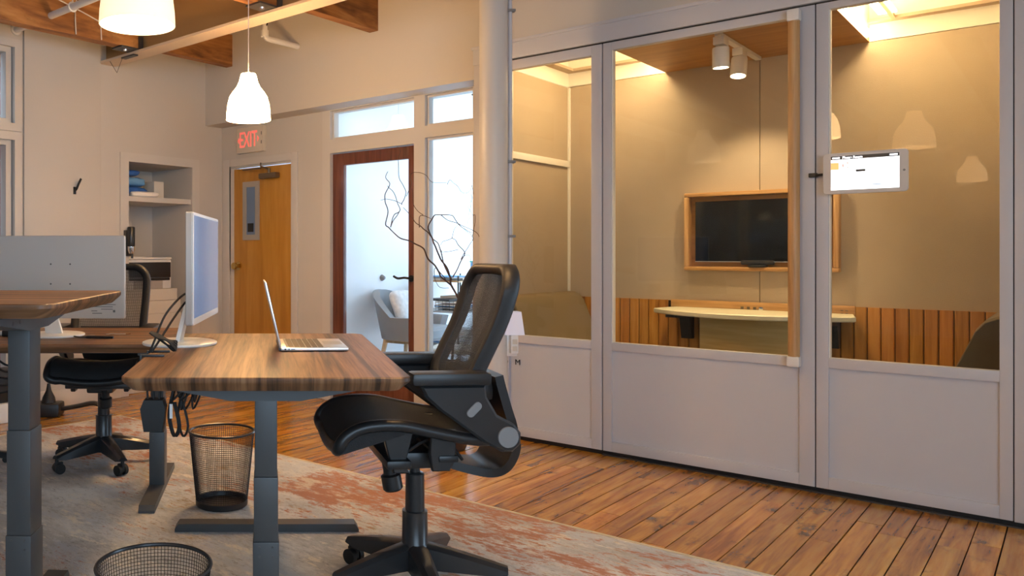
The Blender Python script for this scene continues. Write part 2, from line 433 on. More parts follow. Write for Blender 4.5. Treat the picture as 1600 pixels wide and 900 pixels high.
# left wall, with the two window openings and the niche
wl = MB()
wl.box(XL - .15, XL, -5.7, 1.55, 0, 2.985)
wl.box(XL - .15, XL, 1.55, 2.987, 2.811, 2.985).box(XL - .15, XL, 1.55, 2.987, 2.099, 2.207).box(XL - .15, XL, 1.55, 2.987, 0, .12)
wl.box(XL - .15, XL, 2.987, 3.78, 0, 2.985)
wl.box(XL - .15, XL, 3.78, 4.036, 0, ZC).box(XL - .15, XL, 4.036, 4.737, 2.01, ZC).box(XL - .15, XL, 4.737, 5.3, 0, ZC)
wl.box(XL - .15, XL - .11, -5.7, 3.78, 2.985, ZC)
wl = tag(wl.build('wall_left', M['wall'], smooth=False), kind='structure')
nb = MB().box(-6.46, -6.37, 3.95, 4.83, 0, 2.1).box(-6.37, XL - .15, 3.95, 4.036, 0, 2.1).box(-6.37, XL - .15, 4.737, 4.83, 0, 2.1).box(-6.37, XL - .15, 4.036, 4.737, 2.01, 2.1)
nb.build('niche_lining', M['wall'], wl, smooth=False)
cs = MB().box(XL, XL + .014, 3.951, 4.036, 0, 2.085).box(XL, XL + .014, 4.737, 4.82, 0, 2.085).box(XL, XL + .014, 4.036, 4.737, 2.01, 2.085)
cs.build('niche_casing', M['trim'], wl, smooth=False)
MB().box(XL, XL + .022, -5.6, -.3, .0, 2.98).box(XL, XL + .022, 3.06, 3.75, .0, 2.98, bev=.006).build('wall_panel', M['wall'], wl)
bx('baseboard_left', M['trim'], None, XL + .022, XL + .036, 3.06, 3.94, 0, .14, bev=.004)['kind'] = 'structure'

def frame_yz(name, m, parent, x0, x1, y0, y1, z0, z1, w):
    b = MB().box(x0, x1, y0, y1, z1 - w, z1).box(x0, x1, y0, y1, z0, z0 + w).box(x0, x1, y0, y0 + w, z0 + w, z1 - w).box(x0, x1, y1 - w, y1, z0 + w, z1 - w)
    return b.build(name, m, parent, smooth=False)
def frame_xz(name, m, parent, x0, x1, y0, y1, z0, z1, w):
    b = MB().box(x0, x1, y0, y1, z1 - w, z1).box(x0, x1, y0, y1, z0, z0 + w).box(x0, x0 + w, y0, y1, z0 + w, z1 - w).box(x1 - w, x1, y0, y1, z0 + w, z1 - w)
    return b.build(name, m, parent, smooth=False)
for n, (z0, z1) in enumerate(((2.207, 2.811), (.12, 2.099))):
    w = empty('window_%d' % (n + 1), (0, 0, 0), kind='structure')
    frame_yz('window_frame', M['trim'], w, XL - .12, XL - .03, 1.56, 2.98, z0 + .003, z1 - .003, .045)
    frame_yz('window_casing', M['trim'], w, XL + .001, XL + .016, 1.49, 3.045, z0 - .05, z1 + .05, .06)
    bx('glass_pane', M['glass'], w, XL - .075, XL - .069, 1.606, 2.934, z0 + .049, z1 - .049)
# light well behind those windows
lw = MB().box(-7.32, -7.2, .6, 3.9, 0, 3.1).build('wall_stair', M['brick'], smooth=False); tag(lw, kind='structure')
MB().box(-7.2, -5.93, .6, .7, 0, 2.985).box(-7.2, -5.93, 3.8, 3.9, 0, 2.985).build('wall_stair_end', M['wall'], smooth=False)['kind'] = 'structure'
bx('stair_sky_cover', M['joist'], lw, -7.3, -6.25, .7, 3.8, 3.25, 3.30)  # unseen roof, added to close part of the well and dim its daylight
bx('stair_timber', M['joist'], lw, -7.2, -7.05, .7, 3.8, 2.98, 3.25)

# door wall (soffit over the doors is flush with the booth front)
dw = MB()
dw.box(XL, -5.649, YD, YD + .12, 0, 2.42).box(-5.649, -4.844, YD, YD + .12, 2.035, 2.42).box(-4.844, -4.489, YD, YD + .12, 0, 2.42)
dw = tag(dw.build('wall_door_side', M['wall'], smooth=False), kind='structure')
so = tag(MB().box(XL, -2.935, 4.905, 5.3, 2.412, ZC).build('wall_soffit', M['wall'], smooth=False), kind='structure')
wb = tag(MB().box(-2.935, 3.2, 4.905, 5.08, 2.6225, ZC).build('wall_above_booth', M['wall'], smooth=False), kind='structure')

# glazed office front: posts and rails (white), transom panes, sidelight
og = MB()
Y0, Y1 = YD - .012, YD + .10
og.box(-4.489, -4.404, Y0, Y1, 0, 2.412)                       # jamb by the office door
og.box(-3.567, -3.469, Y0, Y1, 0, 2.412)                       # post between door and sidelight
og.box(-3.063, -2.93, Y0, Y1, 0, 2.412)                        # post at the booth
og.box(-4.404, -3.567, Y0, Y1, 2.405, 2.412).box(-3.469, -3.063, Y0, Y1, 2.408, 2.412)
og.box(-4.404, -3.567, Y0, Y1, 2.052, 2.166).box(-3.469, -3.063, Y0, Y1, 2.088, 2.176).box(-3.469, -3.063, Y0, Y1, 0, .12)
og = tag(og.build('wall_office_front', M['trim'], smooth=False), kind='structure')
for n, (x0, x1, z0, z1) in enumerate(((-4.404, -3.567, 2.166, 2.405), (-3.469, -3.063, 2.176, 2.408), (-3.469, -3.063, .12, 2.088))):
    w = empty('window_%d' % (n + 3), (0, 0, 0), kind='structure')
    frame_xz('window_frame', M['trim'], w, x0 + .001, x1 - .001, YD + .02, YD + .06, z0 + .001, z1 - .001, .016)
    bx('glass_pane', M['glass'], w, x0 + .017, x1 - .017, YD + .037, YD + .043, z0 + .017, z1 - .017)
bx('wall_clip', M['dgrey'], og, -3.14, -3.12, YD + .10, YD + .13, 2.375, 2.385)
# the office beyond
orm = MB().box(-4.62, -4.5, 5.22, 8.2, 0, ZC).box(-4.5, -2.9, 8.08, 8.2, 0, .4).box(-4.5, -2.9, 8.08, 8.2, 2.5, ZC).box(-4.5, -4.4, 8.08, 8.2, .4, 2.5)
orm = tag(orm.build('wall_office', M['wall2'], smooth=False), kind='structure')
bx('wall_office_right', M['wall2'], None, -2.93, -2.895, 5.24, 8.2, 0, ZC)['kind'] = 'structure'
# door_2: mahogany framed glass door of the office
d2 = empty('door_2', (0, 0, 0), kind='structure')
Y0, Y1 = YD + .02, YD + .062
for (x0, x1) in ((-4.400, -4.287), (-3.640, -3.571)): bx('door_stile', M['mahog'], d2, x0, x1, Y0, Y1, .01, 2.046, bev=.003)
for (z0, z1) in ((1.948, 2.046), (.01, .26)): bx('door_rail', M['mahog'], d2, -4.287, -3.640, Y0, Y1, z0, z1, bev=.003)
bx('glass_pane', M['glass'], d2, -4.287, -3.640, YD + .038, YD + .044, .26, 1.948)
lv = MB().cyl((-3.606, Y0, 1.03), (-3.606, Y0 - .012, 1.03), .026).tube(smooth_path([(-3.606, Y0 - .012, 1.03), (-3.606, Y0 - .045, 1.032), (-3.64, Y0 - .055, 1.036), (-3.70, Y0 - .052, 1.03), (-3.745, Y0 - .045, 1.045)]), .009)
lv.build('door_lever', M['black'], d2)
# door_1: exit door
d1 = empty('door_1', (0, 0, 0), kind='structure')
bx('door_leaf', M['exitdoor'], d1, -5.640, -4.853, YD + .04, YD + .085, .008, 2.012, bev=.002)
cas = MB().box(-5.735, -5.645, YD - .018, YD, 0, 2.10, bev=.004).box(-4.848, -4.775, YD - .018, YD, 0, 2.10, bev=.004).box(-5.645, -4.848, YD - .018, YD, 2.032, 2.10, bev=.004)
cas.box(-5.648, -5.640, YD, YD + .11, 0, 2.034).box(-4.853, -4.845, YD, YD + .11, 0, 2.034).box(-5.64, -4.853, YD, YD + .11, 2.018, 2.034)
cas.build('door_casing', M['trim'], d1)
frame_xz('lite_frame', M['litef'], d1, -5.512, -5.295, YD + .028, YD + .04, 1.345, 1.885, .05)
bx('lite_glass', M['doorlite'], d1, -5.462, -5.345, YD + .034, YD + .038, 1.395, 1.835)
bx('lite_sign', M['black'], d1, -5.445, -5.37, YD + .030, YD + .034, 1.42, 1.50)
kn = MB().lathe([(.0, 0), (.033, 0), (.033, .006), (.012, .012), (.011, .03), (.024, .038), (.028, .05), (.024, .062), (.0, .066)], 20)
ko = kn.build('door_knob', M['brass'], d1); ko.location = (-5.578, YD + .04, 1.105); ko.rotation_euler = (R(90), 0, 0); ko.scale = (1.25, 1.25, 1.1)
cl = MB().box(-5.25, -5.03, YD - .025, YD + .036, 1.895, 1.945, bev=.012).cyl((-5.135, YD + .0, 1.945), (-5.135, YD + .0, 1.985), .012)
cl.tube([(-5.135, YD + 0, 1.98), (-5.18, YD - .06, 2.0), (-5.22, YD - .02, 2.035)], .008).tube([(-5.18, YD - .06, 1.985), (-5.46, YD - .015, 1.99)], .007)
cl.build('door_closer', M['bronze'], d1)
# EXIT sign
ex = empty('exit_sign', (-5.338, YD, 2.258), label='cream exit sign with red letters above the orange wooden door', cat='sign')
bx('sign_body', M['signw'], ex, -.175, .175, -.045, 0, -.117, .117, bev=.006)
text('letters', 'EXIT', .205, M['red'], ex, (-.020, -.047, -.004), (R(90), 0, 0), .002, sx=.56)
for q in ([(-.160, 0), (-.140, .026), (-.140, -.026)], [(.122, 0), (.102, .026), (.102, -.026)]): MB().prism(q, -.049, -.0455, 'y').build('arrow', M['red'], ex)
for q in (.03, -.05): bx('slot', M['ink'], ex, .148, .154, -.047, -.045, q, q + .03)

# rest of the room shell (behind and beside the camera), with the big windows that light it
rw = MB().box(3.05, 3.2, -5.7, 5.0, 0, .8).box(3.05, 3.2, -5.7, 5.0, 2.7, ZC).box(3.05, 3.2, -5.7, -5.1, .8, 2.7).box(3.05, 3.2, .2, 5.0, .8, 2.7)
for k in range(1, 3): rw.box(3.05, 3.2, -5.1 + k * 1.77 - .07, -5.1 + k * 1.77 + .07, .8, 2.7)
tag(rw.build('wall_right', M['wall'], smooth=False), kind='structure')
bw = MB().box(XL, 3.05, -5.6, -5.45, 0, ZC)
tag(bw.build('wall_back', M['wall'], smooth=False), kind='structure')

# steel beam and timber joists
ib = empty('trim_1', (0, 0, 0), kind='structure')
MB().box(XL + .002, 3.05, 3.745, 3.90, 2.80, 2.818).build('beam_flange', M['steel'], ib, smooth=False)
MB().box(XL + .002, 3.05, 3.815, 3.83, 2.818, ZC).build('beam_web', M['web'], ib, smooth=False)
for k, x1 in enumerate((-5.245, -3.712, -2.18, -.65, .88, 2.41)):
    j = MB().box(x1 - .10, x1, -5.4, 3.775, 2.835, 3.19).build('ceiling_joist', M['joist'], smooth=False)
    tag(j, kind='structure')
    MB().box(x1 - .12, x1 + .015, 3.60, 3.775, 2.822, 2.834).box(x1 + .001, x1 + .02, 3.765, 3.80, 2.822, 2.93).build('joist_bracket', M['dgrey'], j, smooth=False)
    MB().lathe([(0, -.012), (.016, -.010), (.018, 0), (0, 0)], 12, (x1 - .05, 3.68, 2.822)).build('bolt', M['chrome'], j)
    x1 -= .045 if k else .15
    j = MB().box(x1 - .08, x1, 3.835, 4.904, 2.907, 3.19).build('ceiling_joist', M['joist'], smooth=False)
    tag(j, kind='structure')
# ------------------------------------------------------------------ the phone booth
bw_ = empty('wall_booth', (0, 0, 0), kind='structure')
bx('header', M['booth'], bw_, -2.93, 1.2, YB - .01, YB + .10, 2.502, 2.620, bev=.004)
bx('header_cap', M['booth'], bw_, -2.94, 1.2, YB - .018, YB + .012, 2.606, 2.626, bev=.003)
bx('corner_post', M['boothf'], bw_, -2.93, -2.735, YB, YB + .10, 0, 2.502, bev=.004)
bx('end_panel', M['booth'], bw_, -.2115, 1.2, YB, YB + .10, .025, 2.498, bev=.003)
bx('floor_track', M['black'], bw_, -2.93, 1.2, YB + .02, YB + .10, 0, .024)
bx('floor_threshold', M['dgrey'], bw_, -2.05, 1.2, YB - .005, YB + .02, 0, .006)
def booth_unit(root, x0, x1, gx0, gx1, gz0, gz1, ztop=2.492, zbot=.028, px=None):
    """one glazed unit: stiles, rails, recessed lower panel and pane"""
    px0, px1 = px or (gx0, gx1)
    f0, f1 = YB, YB + .05
    bx('stile', M['boothf'], root, x0, gx0, f0, f1, zbot, ztop, bev=.002)
    bx('stile', M['boothf'], root, gx1, x1, f0, f1, zbot, ztop, bev=.002)
    bx('top_rail', M['boothf'], root, gx0, gx1, f0, f1, gz1, ztop, bev=.002)
    bx('sill_rail', M['boothf'], root, gx0, gx1, f0, f1, gz0 - .05, gz0, bev=.002)
    bx('bottom_rail', M['boothf'], root, gx0, gx1, f0, f1, zbot, .087, bev=.002)
    bx('lower_panel', M['booth'], root, gx0, gx1, f0 + .016, f1 - .005, .087, gz0 - .05)
    bx('glass_bead', M['whiteb'], root, gx0, gx0 + .006, f0 + .012, f1 - .004, gz0, gz1)
    bx('glass_pane', M['glassb'], root, gx0, gx1, f0 + .02, f0 + .026, gz0, gz1)
for x0, x1 in ((-2.0545, -2.0435), (-.9635, -.954), (-.2165, -.2105)): bx('gasket', M['black'], bw_, x0, x1, YB + .012, YB + .052, .026, 2.50)
bx('gasket', M['black'], bw_, -2.733, -.2155, YB + .012, YB + .052, 2.4915, 2.5025)
w6 = empty('window_6', (0, 0, 0), kind='structure')
booth_unit(w6, -2.733, -2.0525, -2.668, -2.118, .687, 2.432)
d3 = empty('door_3', (0, 0, 0), kind='structure')
booth_unit(d3, -2.0455, -.9615, -1.995, -1.030, .686, 2.444)
w7 = empty('window_7', (0, 0, 0), kind='structure')
booth_unit(w7, -.956, -.2155, -.903, -.2605, .692, 2.457)
hd = MB().tube([(-1.046, YB - .032, .69), (-1.046, YB - .032, 2.42)], .0265, 20).build('door_handle', M['oak'], d3)
for z0, z1 in ((.637, .692), (2.415, 2.478)): MB().box(-1.075, -1.017, YB - .062, YB + .001, z0, z1, bev=.012).build('handle_cap', M['whitep'], hd)
text('letter', 'M', .052, M['ink'], w6, (-2.612, YB + .0135, .505), (R(90), 0, 0), .0015)
text('letter', 'O', .052, M['ink'], w6, (-2.652, YB + .0135, .582), (R(90), 0, 0), .0015)
text('letter', 'O', .052, M['ink'], w6, (-2.692, YB - .0012, .505), (R(90), 0, 0), .0015)

# interior
bi = empty('wall_booth_back', (0, 0, 0), kind='structure')
bx('fabric_panel', M['fabric'], bi, -2.89, -1.547, YI, YI + .03, .0, 2.549)
bx('fabric_panel', M['fabric'], bi, -1.543, -.20, YI, YI + .03, .0, 2.549)
bx('panel_gap', M['gap'], bi, -1.56, -1.53, YI + .012, YI + .04, .0, 2.545)
bm_ = bpy.data.meshes.new('wainscot_board')
_b = MB().prism([(-.0325, .0), (-.0325, -.009), (-.027, -.014), (.027, -.014), (.0325, -.009), (.0325, 0)], 0, .78, 'z'); _b.bm.to_mesh(bm_); _b.bm.free(); bm_.materials.append(M['cedar'])
bx('wainscot_backing', M['gap'], bi, -2.88, -.205, YI - .004, YI, .10, .88)
xx = -2.86
while xx < -.22:
    o = bpy.data.objects.new('wainscot_board', bm_); C.objects.link(o); o.parent = bi; o.location = (xx, YI - .004, .103); xx += .0695
    if -2.11 < o.location.x < -1.0: o.scale = (1, 1, .90)
bx('wainscot_band', M['oakh'], bi, -2.109, -1.01, YI - .024, YI - .004, .812, .888, bev=.002)
for k in range(3): bx('outlet', M['bronze'], bi, -1.655 + k * .038, -1.637 + k * .038, YI - .027, YI - .024, .835, .857)
o = MB().lathe([(0, 0), (.013, 0), (.013, .012), (0, .014)], 14).build('outlet_knob', M['chrome'], bi); o.location = (-1.53, YI - .024, .846); o.rotation_euler = (R(90), 0, 0)
MB().box(-1.085, -1.071, YI - .026, YI - .024, .835, .843).box(-1.06, -1.046, YI - .026, YI - .024, .835, .843).box(-1.085, -1.071, YI - .026, YI - .024, .853, .861).box(-1.06, -1.046, YI - .026, YI - .024, .853, .861).build('outlet', M['bronze'], bi)

bl = empty('wall_booth_left', (0, 0, 0), kind='structure')
bx('fabric_panel', M['fabric'], bl, -2.92, -2.89, 4.995, YI, 0, 2.54)
bx('panel_rail', M['whiteb'], bl, -2.89, -2.872, 4.995, YI - .003, 1.905, 1.955, bev=.003)
bx('corner_bead', M['whiteb'], bl, -2.889, -2.872, YI - .018, YI - .001, .89, 2.54)
br_ = empty('wall_booth_right', (0, 0, 0), kind='structure')
bx('fabric_panel', M['fabric'], br_, -.20, -.17, 4.995, YI, 0, 2.54)
bc = empty('ceiling_booth', (0, 0, 0), kind='structure')
bx('wood_ceiling', M['plyc'], bc, -2.153, -.94, 4.995, YI, 2.548, 2.60)
band = MB()
for x0, x1 in ((-2.92, -2.153), (-.94, -.17)):
    band.box(x0, x1, YI, YI + .03, 2.545, 2.90).box(x0, x1, 4.96, 4.99, 2.5, 2.90)
    band.box(x0, x1, 4.96, YI + .03, 2.90, 2.92)
band.box(-2.92, -2.89, 4.96, YI + .03, 2.545, 2.92).box(-.20, -.17, 4.96, YI + .03, 2.545, 2.92)
band.box(-2.153, -2.13, 4.99, YI, 2.60, 2.90).box(-.963, -.94, 4.99, YI, 2.60, 2.90)
band.build('cove_box', M['whiteb'], bc, smooth=False)
rim = MB()
for x0, x1 in ((-2.889, -2.153), (-.94, -.201)):
    rim.box(x0, x1, YI - .07, YI - .001, 2.655, 2.675).box(x0 + (.0 if x0 < -2 else .12), x0 + (.07 if x0 < -2 else .14), 5.0, YI - .07, 2.655, 2.675)
    rim.box(x1 - .06, x1, 5.0, YI - .07, 2.655, 2.675)
rim.build('cove_rim', M['kraft'], bc, smooth=False)
bx('led_strip', M['led'], bc, -.938, -.918, 5.02, 6.22, 2.575, 2.592)
bx('led_strip', M['led'], bc, -2.175, -2.155, 5.02, 6.22, 2.575, 2.592)
for x in (-.87, -2.31): bx('led_panel', M['ledp'], bc, x, x + .09, 5.05, 6.08, 2.668, 2.678)  # the left panel is an added light to brighten that bay

# track light
tr = empty('track_light', (-1.540, 5.75, 2.548), label='white track light with two spot heads on the booth wood ceiling', cat='light')
bx('track', M['whitep'], tr, -.018, .018, -.42, .45, -.022, 0, bev=.003)
for k, (y, tilt) in enumerate(((-.36, 0), (.02, 14))):
    bx('adapter', M['whitep'], tr, -.03, .03, y - .05, y + .05, -.07, -.022, bev=.004)
    hd_ = MB(Matrix.Translation((0, y, -.07)) @ Matrix.Rotation(R(-tilt), 4, 'X')).lathe([(0, -.01), (.044, -.012), (.046, -.02), (.046, -.135), (.042, -.135), (.040, -.12), (0, -.12)], 24).build('spot_head', M['whitep'], tr)
    MB(Matrix.Translation((0, y, -.07)) @ Matrix.Rotation(R(-tilt), 4, 'X')).lathe([(0, -.128), (.040, -.128), (.040, -.126), (0, -.126)], 20).build('spot_lens', M['spot'], hd_)
    l = bpy.data.lights.new('spot', 'SPOT'); l.energy = 26; l.color = (1, .78, .48); l.spot_size = R(95); l.spot_blend = .8; l.shadow_soft_size = .035
    lo = bpy.data.objects.new('spot', l); C.objects.link(lo); lo.parent = tr; lo.location = (0, y + .15 * math.sin(R(tilt)), -.07 - .15); lo.rotation_euler = (R(tilt), 0, 0)

# wall screen in its oak frame
tv = empty('wall_screen', (-1.545, YI, 1.375), label='black wall screen in a deep oak frame above the booth table', cat='screen')
W2, H2 = .459, .274
def mitre(parent, a, b, c, d): return MB().loft([[a[0], a[1], a[2], a[3]], [b[0], b[1], b[2], b[3]]]).build('frame_side', M['oakh'], parent)
o_, i_ = .0, .034
bx('frame_rail', M['oakh'], tv, -W2, W2, -.075, 0, H2 - .028, H2, bev=.006)
bx('frame_rail', M['oakh'], tv, -W2, W2, -.075, 0, -H2, -H2 + .028, bev=.006)
bx('frame_stile', M['oak'], tv, -W2, -W2 + .03, -.075, 0, -H2 + .028, H2 - .028, bev=.006)
bx('frame_stile', M['oak'], tv, W2 - .03, W2, -.075, 0, -H2 + .028, H2 - .028, bev=.006)
bx('backing', M['plyc'], tv, -W2 + .03, W2 - .03, -.012, -.002, -H2 + .028, H2 - .028)
bx('display', M['screenoff'], tv, -.391, .391, -.05, -.014, -.213, .212, bev=.003)
bx('display_trim', M['alu'], tv, -.391, .391, -.052, -.050, -.213, -.208)
cbm = empty('conference_camera', (-1.545, YI - .062, 1.101), label='small black conference camera on the lower edge of the oak screen frame', cat='camera')
cbm.location = (-1.545, YI - .045, 1.130)
MB().lathe([(0, 0), (.06, 0), (.062, .006), (.05, .014), (0, .016)], 20).build('camera_foot', M['black'], cbm)
bx('camera_bar', M['black2'], cbm, -.10, .10, -.028, .02, .014, .045, bev=.012)

# booth table
bt = empty('booth_table', (-1.545, YI - .06, 0), label='cream boat-shaped wall table in the booth under the screen', cat='table')
top = [(-.53, .03), (-.585, -.24)]
for k in range(1, 12):
    t = k / 12; top.append((-.585 + 1.17 * t, -.24 - .30 * math.sin(math.pi * t) ** .8))
top += [(.585, -.24), (.53, .03)]
MB().prism(top, .805, .838, 'z', bev=.006).build('tabletop', M['tabletop'], bt)
bx('apron', M['ply'], bt, -.33, .33, -.10, -.075, .56, .800, bev=.002)
for x in (-.43, .43):
    MB().prism([(-.36, .803), (.0, .803), (.0, .62), (-.05, .62), (-.09, .765), (-.36, .785)], x - .035, x + .035, 'x').build('bracket', M['black'], bt)

# benches
def bench(name, sx, label):
    b = empty(name, (-1.545, 5.0, 0), label=label, cat='bench', group='booth benches')
    x = lambda v: sx * v
    back = [(x(1.33), .42), (x(1.03), .42), (x(1.06), .54), (x(1.11), .66), (x(1.155), .77), (x(1.19), .86), (x(1.225), .905), (x(1.27), .925), (x(1.33), .925)]
    MB().prism(back, .10, 1.20, 'y', bev=.012).build('bench_back', M['olive'], b)
    MB().prism([(q[0] * .985 + x(.016), q[1] if q[1] < .5 else q[1] - .012) for q in back], .088, .0995, 'y', bev=.003).build('back_end', M['olive2'], b)
    MB().box(*sorted((x(.78), x(1.04))), .09, 1.20, .33, .45, bev=.03).build('seat_cushion', M['olive'], b)
    bx('bench_base', M['olive2'], b, *sorted((x(.84), x(1.33))), .11, 1.19, .004, .33)
    return b
bench('booth_bench', 1, 'olive upholstered bench at the right end inside the booth')
bench('booth_bench', -1, 'olive upholstered bench at the left end inside the booth')

# tablet on its arm
tb = empty('door_tablet', (-.746, YB - .055, 1.617), label='white tablet showing a booking screen, on an arm beside the booth door', cat='tablet')
MB().prism(rrect(-.160, .160, -.094, .094, .016), -.006, .006, 'y', bev=.002).build('tablet_case', M['tabw'], tb)
bx('screen', M['tabscr'], tb, -.128, .128, -.0068, -.006, -.076, .079)
bx('screen_bar', M['tabbar'], tb, -.128, .128, -.0076, -.0069, .063, .079)
text('screen_text', 'Phone Room', .0145, M['tabscr'], tb, (-.045, -.0080, .0705), (R(90), 0, 0), .0002, bold=.0006)
for q in (-.122, .093): bx('screen_chip', M['tabscr'], tb, q, q + .029, -.0079, -.0076, .067, .0745)
bx('orange_block', M['taborange'], tb, -.128, -.097, -.0076, -.0069, .018, .049)
MB().box(-.084, -.078, -.0074, -.0069, .028, .042).prism([(-.07, .049), (-.056, .049), (-.063, .041)], -.0074, -.0069, 'y').prism([(-.07, .022), (-.056, .022), (-.063, .029)], -.0074, -.0069, 'y').box(-.045, -.032, -.0074, -.0069, .041, .044).build('screen_digits', M['tabpink'], tb)
MB().prism(rrect(-.032, .004, .004, .014, .003), -.0076, -.0069, 'y').build('screen_button', M['tabbar'], tb)
bx('screen_line', M['bluel'], tb, .012, .068, -.0074, -.0069, -.058, -.0555)
hb_ = MB().lathe([(0, 0), (.005, 0), (.004, .0008), (0, .0008)], 12).build('home_button', M['grey'], tb); hb_.location = (.145, -.0068, 0); hb_.rotation_euler = (R(90), 0, 0)
arm = MB().tube([(-.160, .004, .0), (-.185, .02, .0), (-.205, .05, .004)], .006)
MB().box(-.225, -.19, .03, .0545, -.008, .012, bev=.003).build('arm_clamp', M['black'], tb)
arm.build('tablet_arm', M['black'], tb)

tb.scale = (1.06, 1, 1.08)
# ------------------------------------------------------------------ column with conduit
pc = empty('round_column', (-2.512, 4.418, 0), label='round white painted column beside the office chair, floor to ceiling', cat='column')
MB().lathe([(.083, 0), (.083, ZC)], 40).build('shaft', M['trim'], pc)
co = empty('conduit', (-2.440, 4.487, 0), label='thin white conduit clipped along the round column with an outlet box', cat='conduit')
MB().cyl((0, 0, .72), (0, 0, ZC), .0125, seg=12).build('pipe', M['booth'], co)
for z in (1.325, 1.775, 2.69): MB(Matrix.Rotation(R(45), 4, 'Z')).box(-.035, .03, -.018, .018, z - .008, z + .008, bev=.003).build('clip', M['grey'], co)
ob = MB(Matrix.Rotation(R(45.15), 4, 'Z')).box(-.10, -.01, -.036, .03, .61, .735, bev=.006).build('outlet_box', M['kraft'], co)
MB(Matrix.Rotation(R(45.15), 4, 'Z')).box(-.035, .030, -.046, -.036, .605, .735, bev=.004).build('outlet_plate', M['whitep'], co)
nl = empty('night_light', (-2.440, 4.487, 0), 45.15, label='plug-in night light with a pale tapered shade at the column outlet', cat='lamp')
MB().loft([[(-.055, -.085, .735), (.062, -.085, .735), (.062, .03, .735), (-.055, .03, .735)], [(-.02, -.06, .872), (.050, -.06, .872), (.050, .02, .872), (-.02, .02, .872)]]).build('lamp_shade', M['lav'], nl)
bx('plug', M['whitep'], nl, -.02, .025, -.085, -.047, .625, .735, bev=.006)
for k in range(2): bx('socket_face', M['signw'], nl, -.012, .018, -.088, -.0852, .640 + k * .042, .668 + k * .042, bev=.001)

# ------------------------------------------------------------------ pendants
def pendant_parts(root, cord, es, col, bulb):
    prof = [(.030, .292), (.046, .290), (.051, .275), (.060, .238), (.076, .205), (.100, .175), (.119, .145), (.131, .10), (.137, .05), (.1395, .0)]
    inner = [(.136, .0), (.1335, .05), (.1275, .10), (.1155, .145), (.0965, .175), (.0725, .205), (.0565, .238), (.047, .272), (.028, .286)]
    MB().lathe(prof + inner, 40, cap=False).build('lamp_shade', shade_mat(es, col), root)
    MB().cyl((0, 0, .283), (0, 0, .283 + cord), .0028, seg=6).build('cord', M['whitep'], root)
    MB().lathe([(0, .262), (.022, .26), (.022, .29), (.008, .305), (0, .305)], 16).build('lamp_holder', M['whitep'], root)
    MB().lathe([(0, .10), (.022, .108), (.032, .135), (.028, .165), (.016, .20), (.014, .262), (0, .262)], 16).build('bulb', mat('bulb', (1, 1, 1), .5, emit=(1, .80, .55), es=bulb), root)
def pendant(loc, label, energy, col=(1, .60, .27), bulb=30, ztop=ZC):
    root = empty('pendant_lamp', loc, label=label, cat='lamp', group='bell pendant lamps')
    pendant_parts(root, ztop - loc[2] - .283, energy, col, bulb)
    return root
pendant((-2.45, 1.755, 2.06), 'white bell pendant lamp cut off by the top edge, above the nearest desks', .64, (1, .80, .47), 150)
pendant((-3.70, 3.50, 2.06), 'white bell pendant lamp hanging in front of the exit sign wall', 42)
pendant((-1.44, 2.36, 2.112), 'white bell pendant lamp whose rim just touches the top edge beside the column', 17)
pendant((-.94, 1.65, 2.06), 'white bell pendant lamp out of frame, mirrored in the booth glass', 3)
pendant((-.9, -2.6, 2.06), 'white bell pendant lamp out of frame behind the viewer', 4)
pendant((-4.09, 5.62, 2.10), 'white bell pendant lamp behind the transom in the office', .8, (1, .85, .62), 3)

# ------------------------------------------------------------------ rug
rg = MB().box(-5.06, .1, -1.4, 3.475, .001, .010, bev=.003).build('area_rug', M['rug']); tag(rg, 'distressed cream and terracotta area rug under the desks', 'rug')
eb = MB().box(-5.075, .115, 3.468, 3.490, .001, .0112, bev=.003).box(-5.082, -5.056, -1.4, 3.49, .001, .0112, bev=.003).build('rug_binding', M['rugedge'], rg)
ZR = .0105

